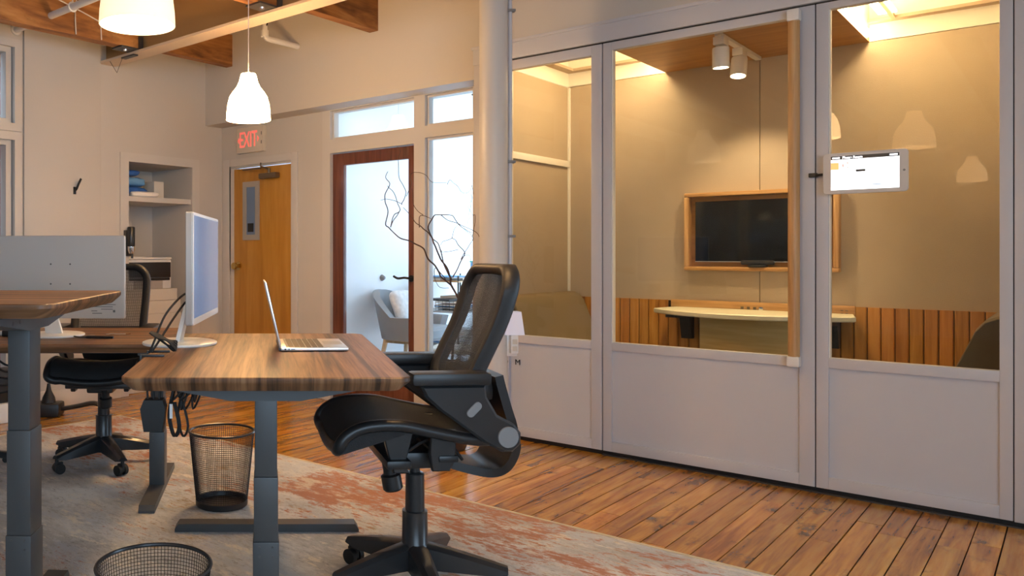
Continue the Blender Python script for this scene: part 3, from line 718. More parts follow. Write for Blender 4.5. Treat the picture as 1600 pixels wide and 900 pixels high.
# ------------------------------------------------------------------ standing desks
FW = 45.15
def W2D(l, d):            # metres right and ahead of the spot the desks are squared to -> world
    c_, s_ = math.cos(R(FW)), math.sin(R(FW)); return (l * c_ - d * s_, l * s_ + d * c_)
def desk(loc, rz, L, Wd, zt, along, legs, label, lw=(.084, .11)):
    """L = length on x, Wd = width on y; along = axis of the feet"""
    r = empty('standing_desk', (loc[0], loc[1], ZR), rz, label=label, cat='desk', group='walnut standing desks')
    zt -= ZR
    o0 = rrect(-L / 2, L / 2, -Wd / 2, Wd / 2, .045, 5)
    def ins(k): return [(x * (1 - 2 * k / L), y * (1 - 2 * k / Wd)) for x, y in o0]
    rings = [[(x, y, z) for x, y in ins(k)] for k, z in ((.028, zt - .044), (.004, zt - .020), (.0, zt - .014), (.0, zt - .003), (.003, zt))]
    MB().loft(rings).build('desktop', M['walnut'] if along == 'y' else M['walnut2'], r)
    for (x, y) in legs:
        def b3(a0, a1, b0, b1, z0, z1, bev=.004):
            return (x + a0, x + a1, y + b0, y + b1, z0, z1, bev) if along == 'y' else (x + b0, x + b1, y + a0, y + a1, z0, z1, bev)
        dx, dy = lw[1] / 2, lw[0] / 2
        if along == 'x': pass
        lg = MB()
        z1_, z2_ = zt * .28, zt * .55
        hx, hy = (lw[1] / 2, lw[0] / 2) 
        def col(k, za, zb): lg.box(x - hx + k, x + hx - k, y - hy + k, y + hy - k, za, zb, bev=.004)
        col(0, .03, .300); col(.003, .300, zt * .60); col(.006, zt * .60, zt - .07)
        leg = lg.build('leg', M['legm'], r)
        for zz in (.285, .255):
            for q in (-.5, .5): MB().cyl((x - hx - .001, y + q * hy, zz), (x - hx + .002, y + q * hy, zz), .004, seg=8).build('screw', M['dgrey'], leg)
        if along == 'y':
            MB().prism([(-.40, .0), (.40, 0), (.40, .012), (.385, .034), (-.385, .034), (-.40, .012)], x - .036, x + .036, 'x').build('foot', M['legm'], r) if abs(y) < .01 else None
            MB().prism([(y - .29, zt - .045), (y + .29, zt - .045), (y + .29, zt - .062), (y + .11, zt - .095), (y - .11, zt - .095), (y - .29, zt - .062)], x - .05, x + .05, 'x').build('top_bracket', M['legm'], r)
        else:
            fh = .40 if zt < .9 else .36
            MB().prism([(x * 0 + q[0] * fh + x, q[1]) for q in ((-1, .0), (1, 0), (1, .012), (.96, .034), (-.96, .034), (-1, .012))], y - .038, y + .038, 'y').build('foot', M['legm'], r)
            MB().prism([(x - .34, zt - .045), (x + .34, zt - .045), (x + .34, zt - .062), (x + .09, zt - .10), (x - .09, zt - .10), (x - .34, zt - .062)], y - .05, y + .05, 'y').build('top_bracket', M['legm'], r)
            for q in (-.17, -.23): MB().cyl((x + q, y - .0505, zt - .066), (x + q, y - .0495, zt - .066), .007, seg=10).build('bracket_bolt', M['black'], r)
    if along == 'y':
        bx('crossbar', M['legm'], r, legs[0][0], legs[1][0], -.03, .03, zt - .09, zt - .05)
    else:
        bx('crossbar', M['legm'], r, -.03, .03, min(legs[0][1], legs[1][1]), max(legs[0][1], legs[1][1]), zt - .09, zt - .05)
    return r
A = desk(W2D(-.009, 3.08), 135.15, 1.34, .876, .85, 'y', ((-.48, 0), (.47, 0)), 'walnut standing desk with an open laptop, legs in dark grey, beside the front chair', (.083, .11))
B = desk(W2D(-1.125, 4.165), 135.15, .83, 1.32, .80, 'x', ((0, -.555), (0, .54)), 'low walnut desk at the back left carrying the monitor that faces away', (.078, .10))
Cd = desk(W2D(-1.272, 2.79), 131.65, .87, 1.35, 1.075, 'x', ((-.10, -.475), (0, .5)), 'raised walnut standing desk cut by the left edge of the photo', (.085, .115))

# ------------------------------------------------------------------ monitors
def monitor(loc, yaw, wd, ht, zc, label, neck, base_off, sticker=False, scr='screenoff'):
    """local x = screen normal (front), y = left"""
    m = empty('monitor', loc, yaw, label=label, cat='monitor', group='white desktop monitors')
    MB().prism(rrect(-wd / 2, wd / 2, zc - ht / 2, zc + ht / 2, .008, 3), -.026, .0, 'x', bev=.003).build('housing', M['silver'], m)
    MB().prism(rrect(-wd / 2 + .002, wd / 2 - .002, zc - ht / 2 + .002, zc + ht / 2 - .002, .008, 3), .0, .005, 'x', bev=.001).build('bezel', M['whitep'], m)
    bx('screen', M[scr], m, .005, .0062, -wd / 2 + .014, wd / 2 - .014, zc - ht / 2 + .028, zc + ht / 2 - .014)
    MB().prism(rrect(-.13, .13, zc - .12, zc + .10, .03, 4), -.052, -.026, 'x', bev=.006).build('back_bulge', M['silver'], m) if not sticker else None
    for y in (-.05, .05):
        for z in (-.035, .065):
            MB().cyl((-.0268, y, zc + z), (-.0258, y, zc + z), .0045, seg=8).build('screw_hole', M['dgrey'], m)
    MB().lathe([(0, 0), (.150, 0), (.153, .004), (.152, .010), (.145, .013), (0, .014)], 48, (base_off[0], base_off[1], 0)).build('stand_base', M['whitep'], m)
    bxx, byy = base_off
    MB().loft([[(bxx - .012, byy - .045, .012), (bxx + .006, byy - .045, .012), (bxx + .006, byy + .045, .012), (bxx - .012, byy + .045, .012)],
               [(-.043, byy - .035, neck), (-.027, byy - .035, neck), (-.027, byy + .035, neck), (-.043, byy + .035, neck)]]).build('stand_neck', M['whitep'], m)
    if sticker:
        pr = MB()
        for (y0, y1, z) in ((-.16, -.285, .071), (-.16, -.27, .060), (-.21, -.27, .048), (-.16, -.19, .039), (-.165, -.215, .027)):
            pr.box(-.0272, -.0262, y1, y0, zc - ht / 2 + z - .0018, zc - ht / 2 + z + .0018)
        pr.box(-.0272, -.0262, -.283, -.271, zc - ht / 2 + .032, zc - ht / 2 + .044)
        pr.build('spec_print', M['inkg'], m)
    return m
zB = .80
monitor((*W2D(-1.050, 4.11), zB), 135.15 - 5, .66, .418, .302, 'silver-backed monitor seen from behind on the low rear desk', .118, (.03, .05), True)
zA = .85
monitor((*W2D(-.262, 3.365), zA), 40.9, .675, .43, .313, 'white-edged monitor seen edge-on beside the laptop, glare on its screen', .29, (-.098, -.06), False, 'screen2')

# ------------------------------------------------------------------ laptop
lp = empty('laptop', (*W2D(.170, 3.215), zA), 135.15 + 1.5, label='open silver laptop on the walnut desk, lid seen edge-on', cat='laptop')
# local x = away, y = left; hinge on the left
bx('base', M['alu'], lp, -.165, .165, -.128, .128, .003, .015, bev=.004)
MB().box(-.150, .150, .050, .108, .0148, .0153).build('key_tray', M['grey'], lp)
kb = MB()
for ry in range(6):
    for k in range(13):
        kb.box(-.148 + k * .0228, -.148 + k * .0228 + .0195, .098 - ry * .0225 - .019, .098 - ry * .0225, .0150, .0166)
tag(kb.build('keyboard', M['keys'], lp, smooth=False), kind='stuff')
bx('trackpad', M['silver'], lp, -.055, .055, -.118, -.045, .0150, .0153)
lid = MB(Matrix.Translation((0, .128, .013)) @ Matrix.Rotation(R(-13), 4, 'X'))
lid.box(-.165, .165, -.002, .005, 0, .255, bev=.002); lid.build('lid', M['alu'], lp)
sc_ = MB(Matrix.Translation((0, .128, .013)) @ Matrix.Rotation(R(-13), 4, 'X')).box(-.157, .157, -.0032, -.002, .012, .248); sc_.build('screen', M['screenoff'], lp)
MB().cyl((-.166, .112, .009), (-.1648, .112, .009), .0035, seg=8).cyl((-.166, .098, .009), (-.1648, .098, .009), .003, seg=8).box(-.1662, -.1648, .075, .09, .0075, .0105).build('port', M['ink'], lp)
MB().cyl((-.15, .130, .009), (.15, .130, .009), .007, seg=10).build('hinge', M['black'], lp)

# ------------------------------------------------------------------ task chairs
def make_chair(loc, yaw, label, leg_angles, drop=0, thread=.0019):
    t = empty('task_chair', (loc[0], loc[1], ZR), yaw, label=label, cat='chair', group='black mesh task chairs')
    for a in leg_angles:
        Mx = Matrix.Rotation(R(a), 4, 'Z')
        rings = []
        for k in range(7):
            u = k / 6; x = .03 + u * .295; zt = .165 - .066 * u ** 1.2; zb = .078 - .010 * u + (.0 if u < .95 else .012); w = .042 - .017 * u
            rings.append([(x, -w, zb), (x, w, zb), (x, w * .9, zt - .012), (x, w * .45, zt), (x, -w * .45, zt), (x, -w * .9, zt - .012)])
        lg = MB(Mx).loft(rings).build('base_leg', M['black2'], t)
        cs_ = MB(Mx @ Matrix.Translation((.315, 0, 0)) @ Matrix.Rotation(R(a * 3 % 50 - 20), 4, 'Z'))
        for s in (-1, 1):
            cs_.tube([(-.012, s * .010, .029), (-.012, s * .030, .029)], .029, 18)
        cs_.box(-.035, .012, -.009, .009, .02, .062, bev=.006).cyl((0, 0, .05), (0, 0, .085), .010)
        cs_.build('caster', M['rubber'], lg)
    MB().lathe([(0, .07), (.055, .07), (.060, .10), (.055, .15), (.0465, .165), (.0455, .278), (.035, .280), (.0335, .412), (.030, .416), (.018, .418), (.018, .46), (0, .46)], 28).build('column', M['black2'], t)
    me = MB().box(-.13, .12, -.075, .075, .445, .505, bev=.014).box(.06, .145, -.19, .19, .475, .505, bev=.008).box(-.11, -.04, -.17, .17, .49, .515, bev=.008)
    for s in (-1, 1):
        me.prism([(.155, .60), (.045, .60), (.075, .49), (.06, .455), (.115, .455), (.135, .52)], s * .15 - .014, s * .15 + .014, 'y', bev=.004)
        me.prism([(-.015, .60), (-.105, .60), (-.10, .50), (-.08, .46), (-.02, .46), (-.01, .52)], s * .15 - .014, s * .15 + .014, 'y', bev=.004)
    me.tube(smooth_path([(.05, .06, .50), (-.02, .07, .545), (-.10, .06, .54), (-.16, .05, .47)], 4), .006).build('tilt_mechanism', M['black'], t)
    kn_ = MB(Matrix.Translation((.105, .03, .465)) @ Matrix.Rotation(R(10), 4, 'Y')).lathe([(0, 0), (.024, 0), (.024, -.045), (.036, -.05), (.036, -.098), (.03, -.105), (0, -.106)], 20); kn_.build('tension_knob', M['black'], t)
    # seat: curved pan with waterfall front, thick rim
    ctrl = [(-.215, .592), (-.12, .600), (.0, .624), (.10, .646), (.19, .648), (.255, .636), (.300, .608), (.318, .575), (.316, .558)]
    path = smooth_path([(x, 0, z) for x, z in ctrl], 4)
    def seat_pt(u, v, off=0):
        p = path[min(int(u * (len(path) - 1) + .5), len(path) - 1)]
        y = (v - .5) * 2; hw = .245 - .03 * max(0, (.12 - u) / .12) ** 2 - .05 * max(0, (u - .8) / .2) ** 2
        return (p.x, y * hw, p.z - .022 * (1 - y * y) + .006 - off)
    nu, nv = 32, 14
    top = [[seat_pt(i / nu, j / nv) for j in range(nv + 1)] for i in range(nu + 1)]
    sm = MB()
    def ring(i):
        a = top[i]; bot = []
        for j in range(nv, -1, -1):
            p = seat_pt(i / nu, j / nv, .016 + .014 * abs((j / nv - .5) * 2) ** 3)
            if p[0] > .10: p = (p[0] if i < nu else .295, p[1], min(p[2], .606 - (p[0] - .10) * .30))
            bot.append(p)
        return a + bot
    sm.loft([ring(i) for i in range(nu + 1)]); sm.build('seat', M['blackfab'], t, angle=60)
    rim_ = [(*seat_pt(i / nu, 0)[:2], seat_pt(i / nu, 0)[2] - .016) for i in range(nu + 1)] + [(*seat_pt(1, j / nv)[:2], seat_pt(1, j / nv)[2] - .008) for j in range(1, nv)] + [(*seat_pt(i / nu, 1)[:2], seat_pt(i / nu, 1)[2] - .016) for i in range(nu, -1, -1)] + [(*seat_pt(0, j / nv)[:2], seat_pt(0, j / nv)[2] - .01) for j in range(nv - 1, 0, -1)]
    MB().tube(rim_, .021, 10, closed=True).build('seat_frame', M['black'], t, angle=70)
    # backrest
    bc_ = smooth_path([(-.135, 0, .69), (-.150, 0, .77), (-.190, 0, .86), (-.235, 0, .95), (-.268, 0, 1.04), (-.285, 0, 1.11), (-.288, 0, 1.165)], 6)
    def back_x(z):
        for a, b in zip(bc_, bc_[1:]):
            if a.z <= z <= b.z: return a.x + (b.x - a.x) * (z - a.z) / max(b.z - a.z, 1e-6)
        return bc_[0].x if z < bc_[0].z else bc_[-1].x
    def back_pt(y, z): return (back_x(z) + .9 * max(0, abs(y) - .05) ** 2 * .9, y, z)
    outline = []
    for yy, zz in rrect(-.232, .232, .70, 1.158, .085, 6):
        k = 1 - .10 * max(0, (zz - .95) / .2) - .16 * max(0, (.90 - zz) / .2)
        outline.append((yy * k, zz))
    dense = []
    for i in range(len(outline)):
        a, b = Vector(outline[i]), Vector(outline[(i + 1) % len(outline)])
        n = max(1, int((b - a).length / .03))
        for k in range(n): dense.append(a + (b - a) * k / n)
    fr = []
    for p in dense:
        c_ = Vector((0, .93)); q = p + (c_ - p).normalized() * 0
        fr.append((p, q))
    rings = []
    nD = len(dense)
    for i, p in enumerate(dense):
        tdir = (dense[(i + 1) % nD] - dense[i - 1]).normalized(); nrm = Vector((tdir.y, -tdir.x))
        if nrm.dot(p - Vector((0, .93))) < 0: nrm = -nrm
        side = abs(p.x) / .23
        wi = .022 + .008 * side
        ring_ = []
        for (o_n, o_x) in ((.014, -.038), (.014, .006), (.0, .017), (-wi * .6, .012), (-wi, .004), (-wi, -.004), (-wi * .5, -.036), (.0, -.046)):
            w_ = p + nrm * o_n; b_ = back_pt(w_.x, w_.y); ring_.append((b_[0] + o_x, b_[1], b_[2]))
        rings.append(ring_)
    rings.append(rings[0])
    MB().loft(rings, cap=False).build('back_frame', M['blackm'], t, angle=60)
    ny, nz = 74, 92
    pts = {}; bm2 = MB()
    def inside(y, z):
        k = 1 - .10 * max(0, (z - .95) / .2) - .16 * max(0, (.90 - z) / .2)
        return abs(y) < .212 * k and .715 < z < 1.135
    vs, fs = [], []
    for i in range(ny + 1):
        for j in range(nz + 1):
            y = -.215 + .43 * i / ny; z = .70 + .45 * j / nz
            b_ = back_pt(y, z); vs.append((b_[0] - .002, y, z))
    for i in range(ny):
        for j in range(nz):
            y = -.215 + .43 * (i + .5) / ny; z = .70 + .45 * (j + .5) / nz
            if inside(y, z): fs.append((i * (nz + 1) + j, (i + 1) * (nz + 1) + j, (i + 1) * (nz + 1) + j + 1, i * (nz + 1) + j + 1))
    bm2._add(vs, fs)
    loose = [v for v in bm2.bm.verts if not v.link_faces]
    bmesh.ops.delete(bm2.bm, geom=loose, context='VERTS')
    bo = bm2.build('back_mesh', M['thread'], t, smooth=False)
    wf = bo.modifiers.new('threads', 'WIREFRAME'); wf.thickness = thread; wf.use_even_offset = False; wf.use_boundary = True
    # lumbar bow and back bracket
    for name, path_, w0, w1, th, mm in (('back_bracket', [(-.06, .475), (-.17, .445), (-.25, .435), (-.297, .462), (-.318, .53), (-.300, .60), (-.274, .68), (-.254, .75), (-.244, .79)], .06, .19, .015, 'black'),):
        pth = smooth_path([(x, 0, z) for x, z in path_], 5); rr = []
        for i, p in enumerate(pth):
            a = pth[max(i - 1, 0)]; b = pth[min(i + 1, len(pth) - 1)]; tt = (b - a).normalized(); nn = Vector((tt.z, 0, -tt.x))
            u = i / (len(pth) - 1); w = w0 + (w1 - w0) * min(1, u * 1.5)
            rr.append([tuple(p + nn * th + Vector((0, -w, 0))), tuple(p + nn * th + Vector((0, w, 0))), tuple(p - nn * th + Vector((0, w, 0))), tuple(p - nn * th + Vector((0, -w, 0)))])
        MB().loft(rr).build(name, M[mm], t)
    MB().box(-.235, -.165, -.17, .17, .70, .765, bev=.02).build('lumbar_support', M['black'], t)
    for s in (-1, 1):
        y0 = s * .262
        sup = [(.055, .775), (-.165, .775), (-.170, .735), (-.205, .675), (-.262, .645), (-.285, .615), (-.286, .578), (-.258, .552), (-.220, .552), (-.16, .585), (-.085, .640), (-.015, .690), (.035, .735)]
        ap = MB().prism(sup, y0 - .022, y0 + .022, 'y', bev=.008).build('arm_support', M['black2'], t)
        MB().box(-.180, .085, y0 - .042, y0 + .042, .776, .818, bev=.012).build('arm_pad', M['black'], t)
        MB().cyl((-.240, y0 + s * .020, .602), (-.240, y0 + s * .027, .602), .036, .034, seg=28).build('pivot_cap', M['grey'], ap)
        bt_ = MB(Matrix.Translation((-.125, y0 + s * .022, .695)) @ Matrix.Rotation(R(45), 4, 'Y')).prism(rrect(-.030, .030, -.014, .014, .0135, 4), -.004, .004, 'y', bev=.002); bt_.build('arm_button', M['grey'], ap)
    for k in kids(t):
        if not k.name.startswith(('base_leg', 'column')): k.location.z -= drop
    return t
ch1 = make_chair(W2D(.531, 2.94), 229.5, 'black mesh task chair in front, turned to the walnut laptop desk', [18.6 + 72 * k for k in range(5)])
ch2 = make_chair(W2D(-.955, 4.68), 315.15, 'black mesh task chair behind the low rear desk, facing the viewer', [30 + 72 * k for k in range(5)], .025, .0036)

# ------------------------------------------------------------------ wire waste baskets
def basket(loc, label):
    b = empty('waste_basket', (loc[0], loc[1], ZR), label=label, cat='basket', group='black wire waste baskets')
    H, r0, r1 = .355, .122, .156
    bm2 = MB(); nA, nZ = 96, 34
    vs = []; fs = []
    for j in range(nZ + 1):
        z = .012 + (H - .016) * j / nZ; r = r0 + (r1 - r0) * j / nZ
        for k in range(nA): vs.append((r * math.cos(2 * math.pi * k / nA), r * math.sin(2 * math.pi * k / nA), z))
    for j in range(nZ):
        for k in range(nA): fs.append((j * nA + k, j * nA + (k + 1) % nA, (j + 1) * nA + (k + 1) % nA, (j + 1) * nA + k))
    bm2._add(vs, fs)
    o = bm2.build('wire_side', M['wire'], b, smooth=False)
    w = o.modifiers.new('wires', 'WIREFRAME'); w.thickness = .0023; w.use_even_offset = False
    MB().lathe([(0, 0), (r0 - .004, 0), (r0 + .003, .006), (r0 + .004, .03), (r0, .03), (r0 - .004, .008), (0, .007)], 40).build('basket_bottom', M['black'], b)
    MB().tube([(r1 * math.cos(2 * math.pi * k / 48), r1 * math.sin(2 * math.pi * k / 48), H) for k in range(48)], .006, 8, closed=True).build('rim', M['black2'], b)
    return b
basket((-2.925, 2.590), 'black wire waste basket standing behind the laptop desk leg')
basket((-1.797, 1.342), 'black wire waste basket cut off by the bottom edge')

# ------------------------------------------------------------------ cables and small things on and under the desks
def L3(l, d, z): return (*W2D(l, d), z)
def cable(name, pts, r, label, m='rubber', n=6, cat='cable'):
    o = MB().tube(smooth_path(pts, n), r, 6).build(name, M[m]); return tag(o, label, cat)
mc = empty('monitor_cable', L3(-.42, 2.99, zA), 135.15, label='black monitor cable looped and tied at the edge-on monitor', cat='cable')
def LL(l, d, z):   # into the local frame of mc
    return ((d - 2.99), -(l + .42), z - zA)
MB().tube(smooth_path([LL(-.435, 2.95, .858), LL(-.42, 2.97, .90), LL(-.385, 3.0, .99), LL(-.34, 3.06, 1.05), LL(-.318, 3.2, 1.068), LL(-.297, 3.28, 1.07)], 6), .0042, 6).build('cable_run', M['rubber'], mc)
MB().tube(smooth_path([LL(-.43, 2.96, .858), LL(-.40, 2.98, .905), LL(-.355, 3.03, .98), LL(-.32, 3.14, 1.035), LL(-.297, 3.28, 1.05)], 6), .0042, 6).build('cable_run', M['rubber'], mc)
bn = MB()
for k in range(5):
    q = k * .008 - .016
    bn.tube(smooth_path([LL(-.43, 2.93 + q, .935), LL(-.40, 2.93 + q, .92 + q * .3), LL(-.365, 2.93 + q, .905), LL(-.335, 2.93 + q, .885 + q), LL(-.345, 2.93 + q, .868 + abs(q)), LL(-.37, 2.93, .89), LL(-.40, 2.93 + q, .915)], 4), .0036, 6)
bn.build('cable_bundle', M['rubber'], mc)
for k, (l, d) in enumerate(((-.410, 2.90), (-.405, 3.03))):
    cp = empty('desk_clip', L3(l, d, zA), 135.15, label='%s of two flat black clips on the left edge of the laptop desk' % ('nearer', 'farther')[k] if False else ('nearer' if k == 0 else 'farther') + ' of two flat black clips on the left edge of the laptop desk', cat='clip', group='desk edge clips')
    bx('clip_bar', M['black'], cp, -.008, .008, -.035, .045, .0005, .008, bev=.002)
    bx('clip_hook', M['black'], cp, -.008, .008, .045, .052, -.05, .008, bev=.002)
# hanging power bricks and cords under the laptop desk
pb = empty('power_adapter', L3(-.405, 2.84, .60), 135.15, label='black power adapter hanging on cords under the laptop desk corner', cat='adapter')
MB().loft([[(-.03, -.035, .11), (.03, -.035, .11), (.03, .03, .11), (-.03, .03, .11)], [(-.035, -.045, .08), (.035, -.045, .08), (.035, .042, .08), (-.035, .042, .08)], [(-.03, -.035, .0), (.03, -.035, .0), (.03, .03, .0), (-.03, .03, .0)]]).build('brick', M['rubber'], pb)
for q in (-.02, .0, .02): MB().tube([(0, q, .11), (.01, q * 1.4, .200)], .004, 6).build('cord', M['rubber'], pb)
bx('cord_tag', M['paper'], pb, -.045, -.044, -.072, -.062, .05, .10)
cb = empty('cord_bundle', L3(-.31, 2.86, .595), 135.15, label='tangled black cords bundled under the laptop desk', cat='cable')
random.seed(11); cbm_ = MB()
for k in range(9):
    y = random.uniform(-.05, .06); x = random.uniform(-.04, .04); a = random.uniform(.05, .14)
    cbm_.tube(smooth_path([(x, y, .206), (x + .01, y + random.uniform(-.03, .03), .206 - a * .5), (x, y + random.uniform(-.03, .03), .206 - a), (x - .01, y - .02, .206 - a * .6), (x + .01, y - .03, .206)], 4), .004, 6)
for k in range(4):
    y = random.uniform(-.03, .03); cbm_.tube(smooth_path([(0, y, .15), (.02, y + .02, .05), (.0, y, -.02), (-.02, y - .02, .02), (0, y, .10)], 4), .004, 6)
cbm_.build('cord_loop', M['rubber'], cb)
MB().tube(smooth_path([(-.01, -.04, .19), (-.02, -.10, .165), (-.03, -.18, .135), (-.03, -.25, .142), (-.03, -.32, .175), (-.05, -.36, .206)], 6), .006, 8).build('cord_swag', M['rubber'], cb)
# things on the low rear desk
pn = empty('pen', L3(-.84, 4.0, zB), 125, label='black pen lying on the low rear desk beside the monitor base', cat='pen')
MB().tube([(0, -.075, .007), (0, .06, .007), (0, .075, .006)], [.006, .0065, .003], 10).build('pen_barrel', M['black'], pn)
MB().tube([(0, .02, .014), (0, .06, .014)], .0025, 6).build('pen_clip', M['chrome'], pn)
cable('desk_cable', [L3(-.975, 4.05, zB + .006), L3(-.95, 4.03, zB + .005), L3(-.92, 4.02, zB + .006), L3(-.90, 4.01, zB + .006)], .0035, 'thin black cable end lying beside the monitor base on the rear desk')
ag = empty('earphone_plug', L3(-.79, 4.18, zB), 60, label='small silver earphone plug on the low rear desk', cat='plug')
MB().tube(smooth_path([(-.05, 0, .004), (-.02, .012, .006), (.01, -.004, .005), (.05, .006, .004)], 4), .003, 6).build('lead', M['alu'], ag)
MB().cyl((.05, .006, .004), (.075, .008, .004), .0045, seg=8).build('plug_tip', M['chrome'], ag)
hub = empty('usb_hub', L3(-1.32, 4.12, zB), 130, label='small silver and black adapter on the rear desk at the left edge', cat='adapter')
bx('hub_body', M['black'], hub, -.03, .03, -.05, .03, 0, .03, bev=.005)
bx('hub_plug', M['alu'], hub, -.02, .02, .03, .075, .004, .026, bev=.003)
MB().tube(smooth_path([(0, .075, .015), (.01, .12, .02), (-.01, .17, .01), (.02, .24, .008)], 4), .004, 6).build('hub_cord', M['rubber'], hub)
# under the rear desk, far left
pcx = empty('black_box', (-5.60, 2.86, 0), 0, label='low black box on a white plinth by the left wall', cat='box')
bx('box_body', M['black'], pcx, -.10, .10, -.25, .08, .14, .37, bev=.006)
bx('plinth', M['whitep'], pcx, -.12, .14, -.28, .12, 0, .139, bev=.006)
tc_ = MB(); random.seed(3)
for k in range(5):
    z = .50 + k * .035
    tc_.tube(smooth_path([L3(-1.54, 4.40, z), L3(-1.47, 4.36, z - .03 + .01 * k), L3(-1.40, 4.34, z - .02), L3(-1.32, 4.33, z + .02 * (k % 2))], 5), .006, 6)
tag(tc_.build('loose_cables', M['rubber']), 'loose black cables hanging under the rear desk at the left edge', 'cable')
# black pedal base on the floor by the far left wall
fb = empty('coat_stand_foot', (*W2D(-1.66, 6.1), 0), 45, label='black weighted stand base on the floor by the left wall', cat='stand')
bx('base_block', M['black'], fb, -.12, .10, -.09, .09, 0, .10, bev=.02)
MB().lathe([(0, .10), (.055, .10), (.045, .14), (.02, .19), (.012, .24), (0, .24)], 20).build('cone', M['black'], fb)
MB().tube(smooth_path([(.10, 0, .05), (.22, .0, .07), (.34, .01, .09), (.44, .02, .05)], 4), [.03] * 13, 8, flat=.6).build('pedal', M['black2'], fb)
ft = empty('chair_foot', (*W2D(-1.555, 4.69), ZR), 45, label='tip of a black chair foot at the left edge on the rug', cat='chair')
MB().prism([(-.2, .03), (.05, .025), (.07, .045), (.05, .06), (-.2, .085)], -.02, .02, 'y', bev=.006).build('base_leg', M['black2'], ft)
MB().tube([(.03, -.012, .018), (.03, .012, .018)], .018, 14).build('caster', M['rubber'], ft)

# ------------------------------------------------------------------ niche contents
sh = tag(MB().box(-6.37, XL - .005, 4.038, 4.735, 1.672, 1.716).build('wall_shelf', M['trim'], smooth=False), 'white shelf board across the wall niche above the printer', 'shelf')
for z in (1.672, 2.01):
    MB().prism([(-6.369, z - .004), (-6.1, z - .004), (-6.369, z - .22)], 4.04, 4.058, 'y').build('shelf_bracket', M['trim'], sh)
random.seed(5)
def sack(name, x, y, z, sx, sy, sz, m, label, group=None):
    def fn(u, v):
        th = 2 * math.pi * u; ph = math.pi * (v - .5); c_ = math.cos(ph)
        sgn = lambda a, p: math.copysign(abs(a) ** p, a)
        p = Vector((sgn(math.cos(th), .45) * sgn(c_, .5) * sx, sgn(math.sin(th), .45) * sgn(c_, .5) * sy, sgn(math.sin(ph), .6) * sz))
        n = noise.noise(p * 24 + Vector((x, y, z)) * 9) * .20
        return (p.x * (1 + n), p.y * (1 + n), p.z * (1 + n * .8))
    b = MB().grid(fn, 24, 14).build(name, M[m], angle=80)
    b.location = (x, y, z + sz); tag(b, label, 'pack', group); return b
sack('plastic_pack', -6.02, 4.20, 1.717, .13, .15, .048, 'blue', 'blue plastic wipes pack, bottom of the niche shelf pile')
sack('plastic_pack', -6.02, 4.19, 1.815, .12, .14, .042, 'bluel', 'pale blue plastic pack, middle of the niche shelf pile')
sack('plastic_pack', -6.03, 4.17, 1.908, .11, .12, .028, 'blue', 'blue crumpled plastic pack, topmost on the niche shelf pile')
sack('plastic_pack', -5.835, 4.25, 1.717, .045, .14, .024, 'paper', 'white crumpled plastic pack lying at the front of the niche shelf')
cb1 = tag(MB().box(-6.10, -5.94, 4.44, 4.55, 1.717, 1.877, bev=.003).build('small_carton', M['carton']), 'small white carton standing in the middle of the niche shelf', 'box')
cb2 = tag(MB().box(-6.30, -6.21, 4.655, 4.725, 1.717, 1.885, bev=.003).build('white_router', M['whitep']), 'white upright device at the right end of the niche shelf', 'box')
prn = empty('printer', (-6.07, 4.31, .905), label='black and white printer on stacked white cartons in the niche', cat='printer')
bx('printer_body', M['whitep'], prn, -.22, .21, -.26, .265, 0, .262, bev=.012)
bx('printer_front', M['black2'], prn, .205, .222, -.255, .25, .10, .238, bev=.006)
bx('paper_slot', M['ink'], prn, .205, .219, -.255, .24, .075, .098)
bx('paper_tray', M['silver'], prn, .205, .22, -.15, .16, .0, .072, bev=.003)
bx('scanner_lid', M['whitep'], prn, -.22, .215, -.26, .265, .263, .283, bev=.006)
MB().box(-.05, .12, -.1, .05, .2835, .287).build('paper_sheet', M['paper'], prn)
for k, (z0, z1, y0, y1, x1) in enumerate(((.80, .904, 4.05, 4.62, -5.83), (.685, .799, 4.05, 4.66, -5.83), (.0, .684, 4.05, 4.66, -5.83))):
    c_ = empty('white_carton', (-6.08, 4.33, z0), label=('topmost white carton directly under the printer in the niche', 'middle white carton of the stack under the printer', 'lowest and tallest white carton in the niche under the printer')[k], cat='box', group='white cartons under the printer')
    bx('carton_body', M['carton'], c_, -.25, x1 + 6.08, y0 - 4.33, y1 - 4.33, .001, z1 - z0, bev=.004)
    if k == 2: bx('carton_lid', M['carton'], c_, x1 + 6.08, x1 + 6.086, y0 - 4.33, y1 - 4.33, z1 - z0 - .12, z1 - z0, bev=.002)
ds = empty('wall_dispenser', (XL + .014, 4.0, 1.18), label='black and chrome dispenser fixed to the niche casing behind the monitor', cat='dispenser')
MB().lathe([(0, .10), (.030, .10), (.033, .11), (.033, .26), (.028, .268), (0, .27)], 20, (.055, .02, 0)).build('barrel', M['black2'], ds)
MB().lathe([(0, .04), (.022, .04), (.032, .07), (.032, .10), (0, .10)], 20, (.055, .02, 0)).build('chrome_collar', M['chrome'], ds)
MB().box(0, .03, -.02, .04, .02, .24, bev=.004).cyl((.055, .03, .0), (.055, .03, .04), .010).build('mount', M['dgrey'], ds)
# wall hook
hk = empty('wall_hook', (XL + .022, 3.50, 1.76), label='black metal coat hook on the bare left wall', cat='hook')
bx('hook_plate', M['black'], hk, .001, .008, -.012, .012, -.06, .0, bev=.002)
MB().tube(smooth_path([(.008, 0, -.03), (.03, 0, -.02), (.045, .01, .02), (.05, .03, .065)], 5), .011, 8, flat=.6).build('hook_prong', M['black'], hk)

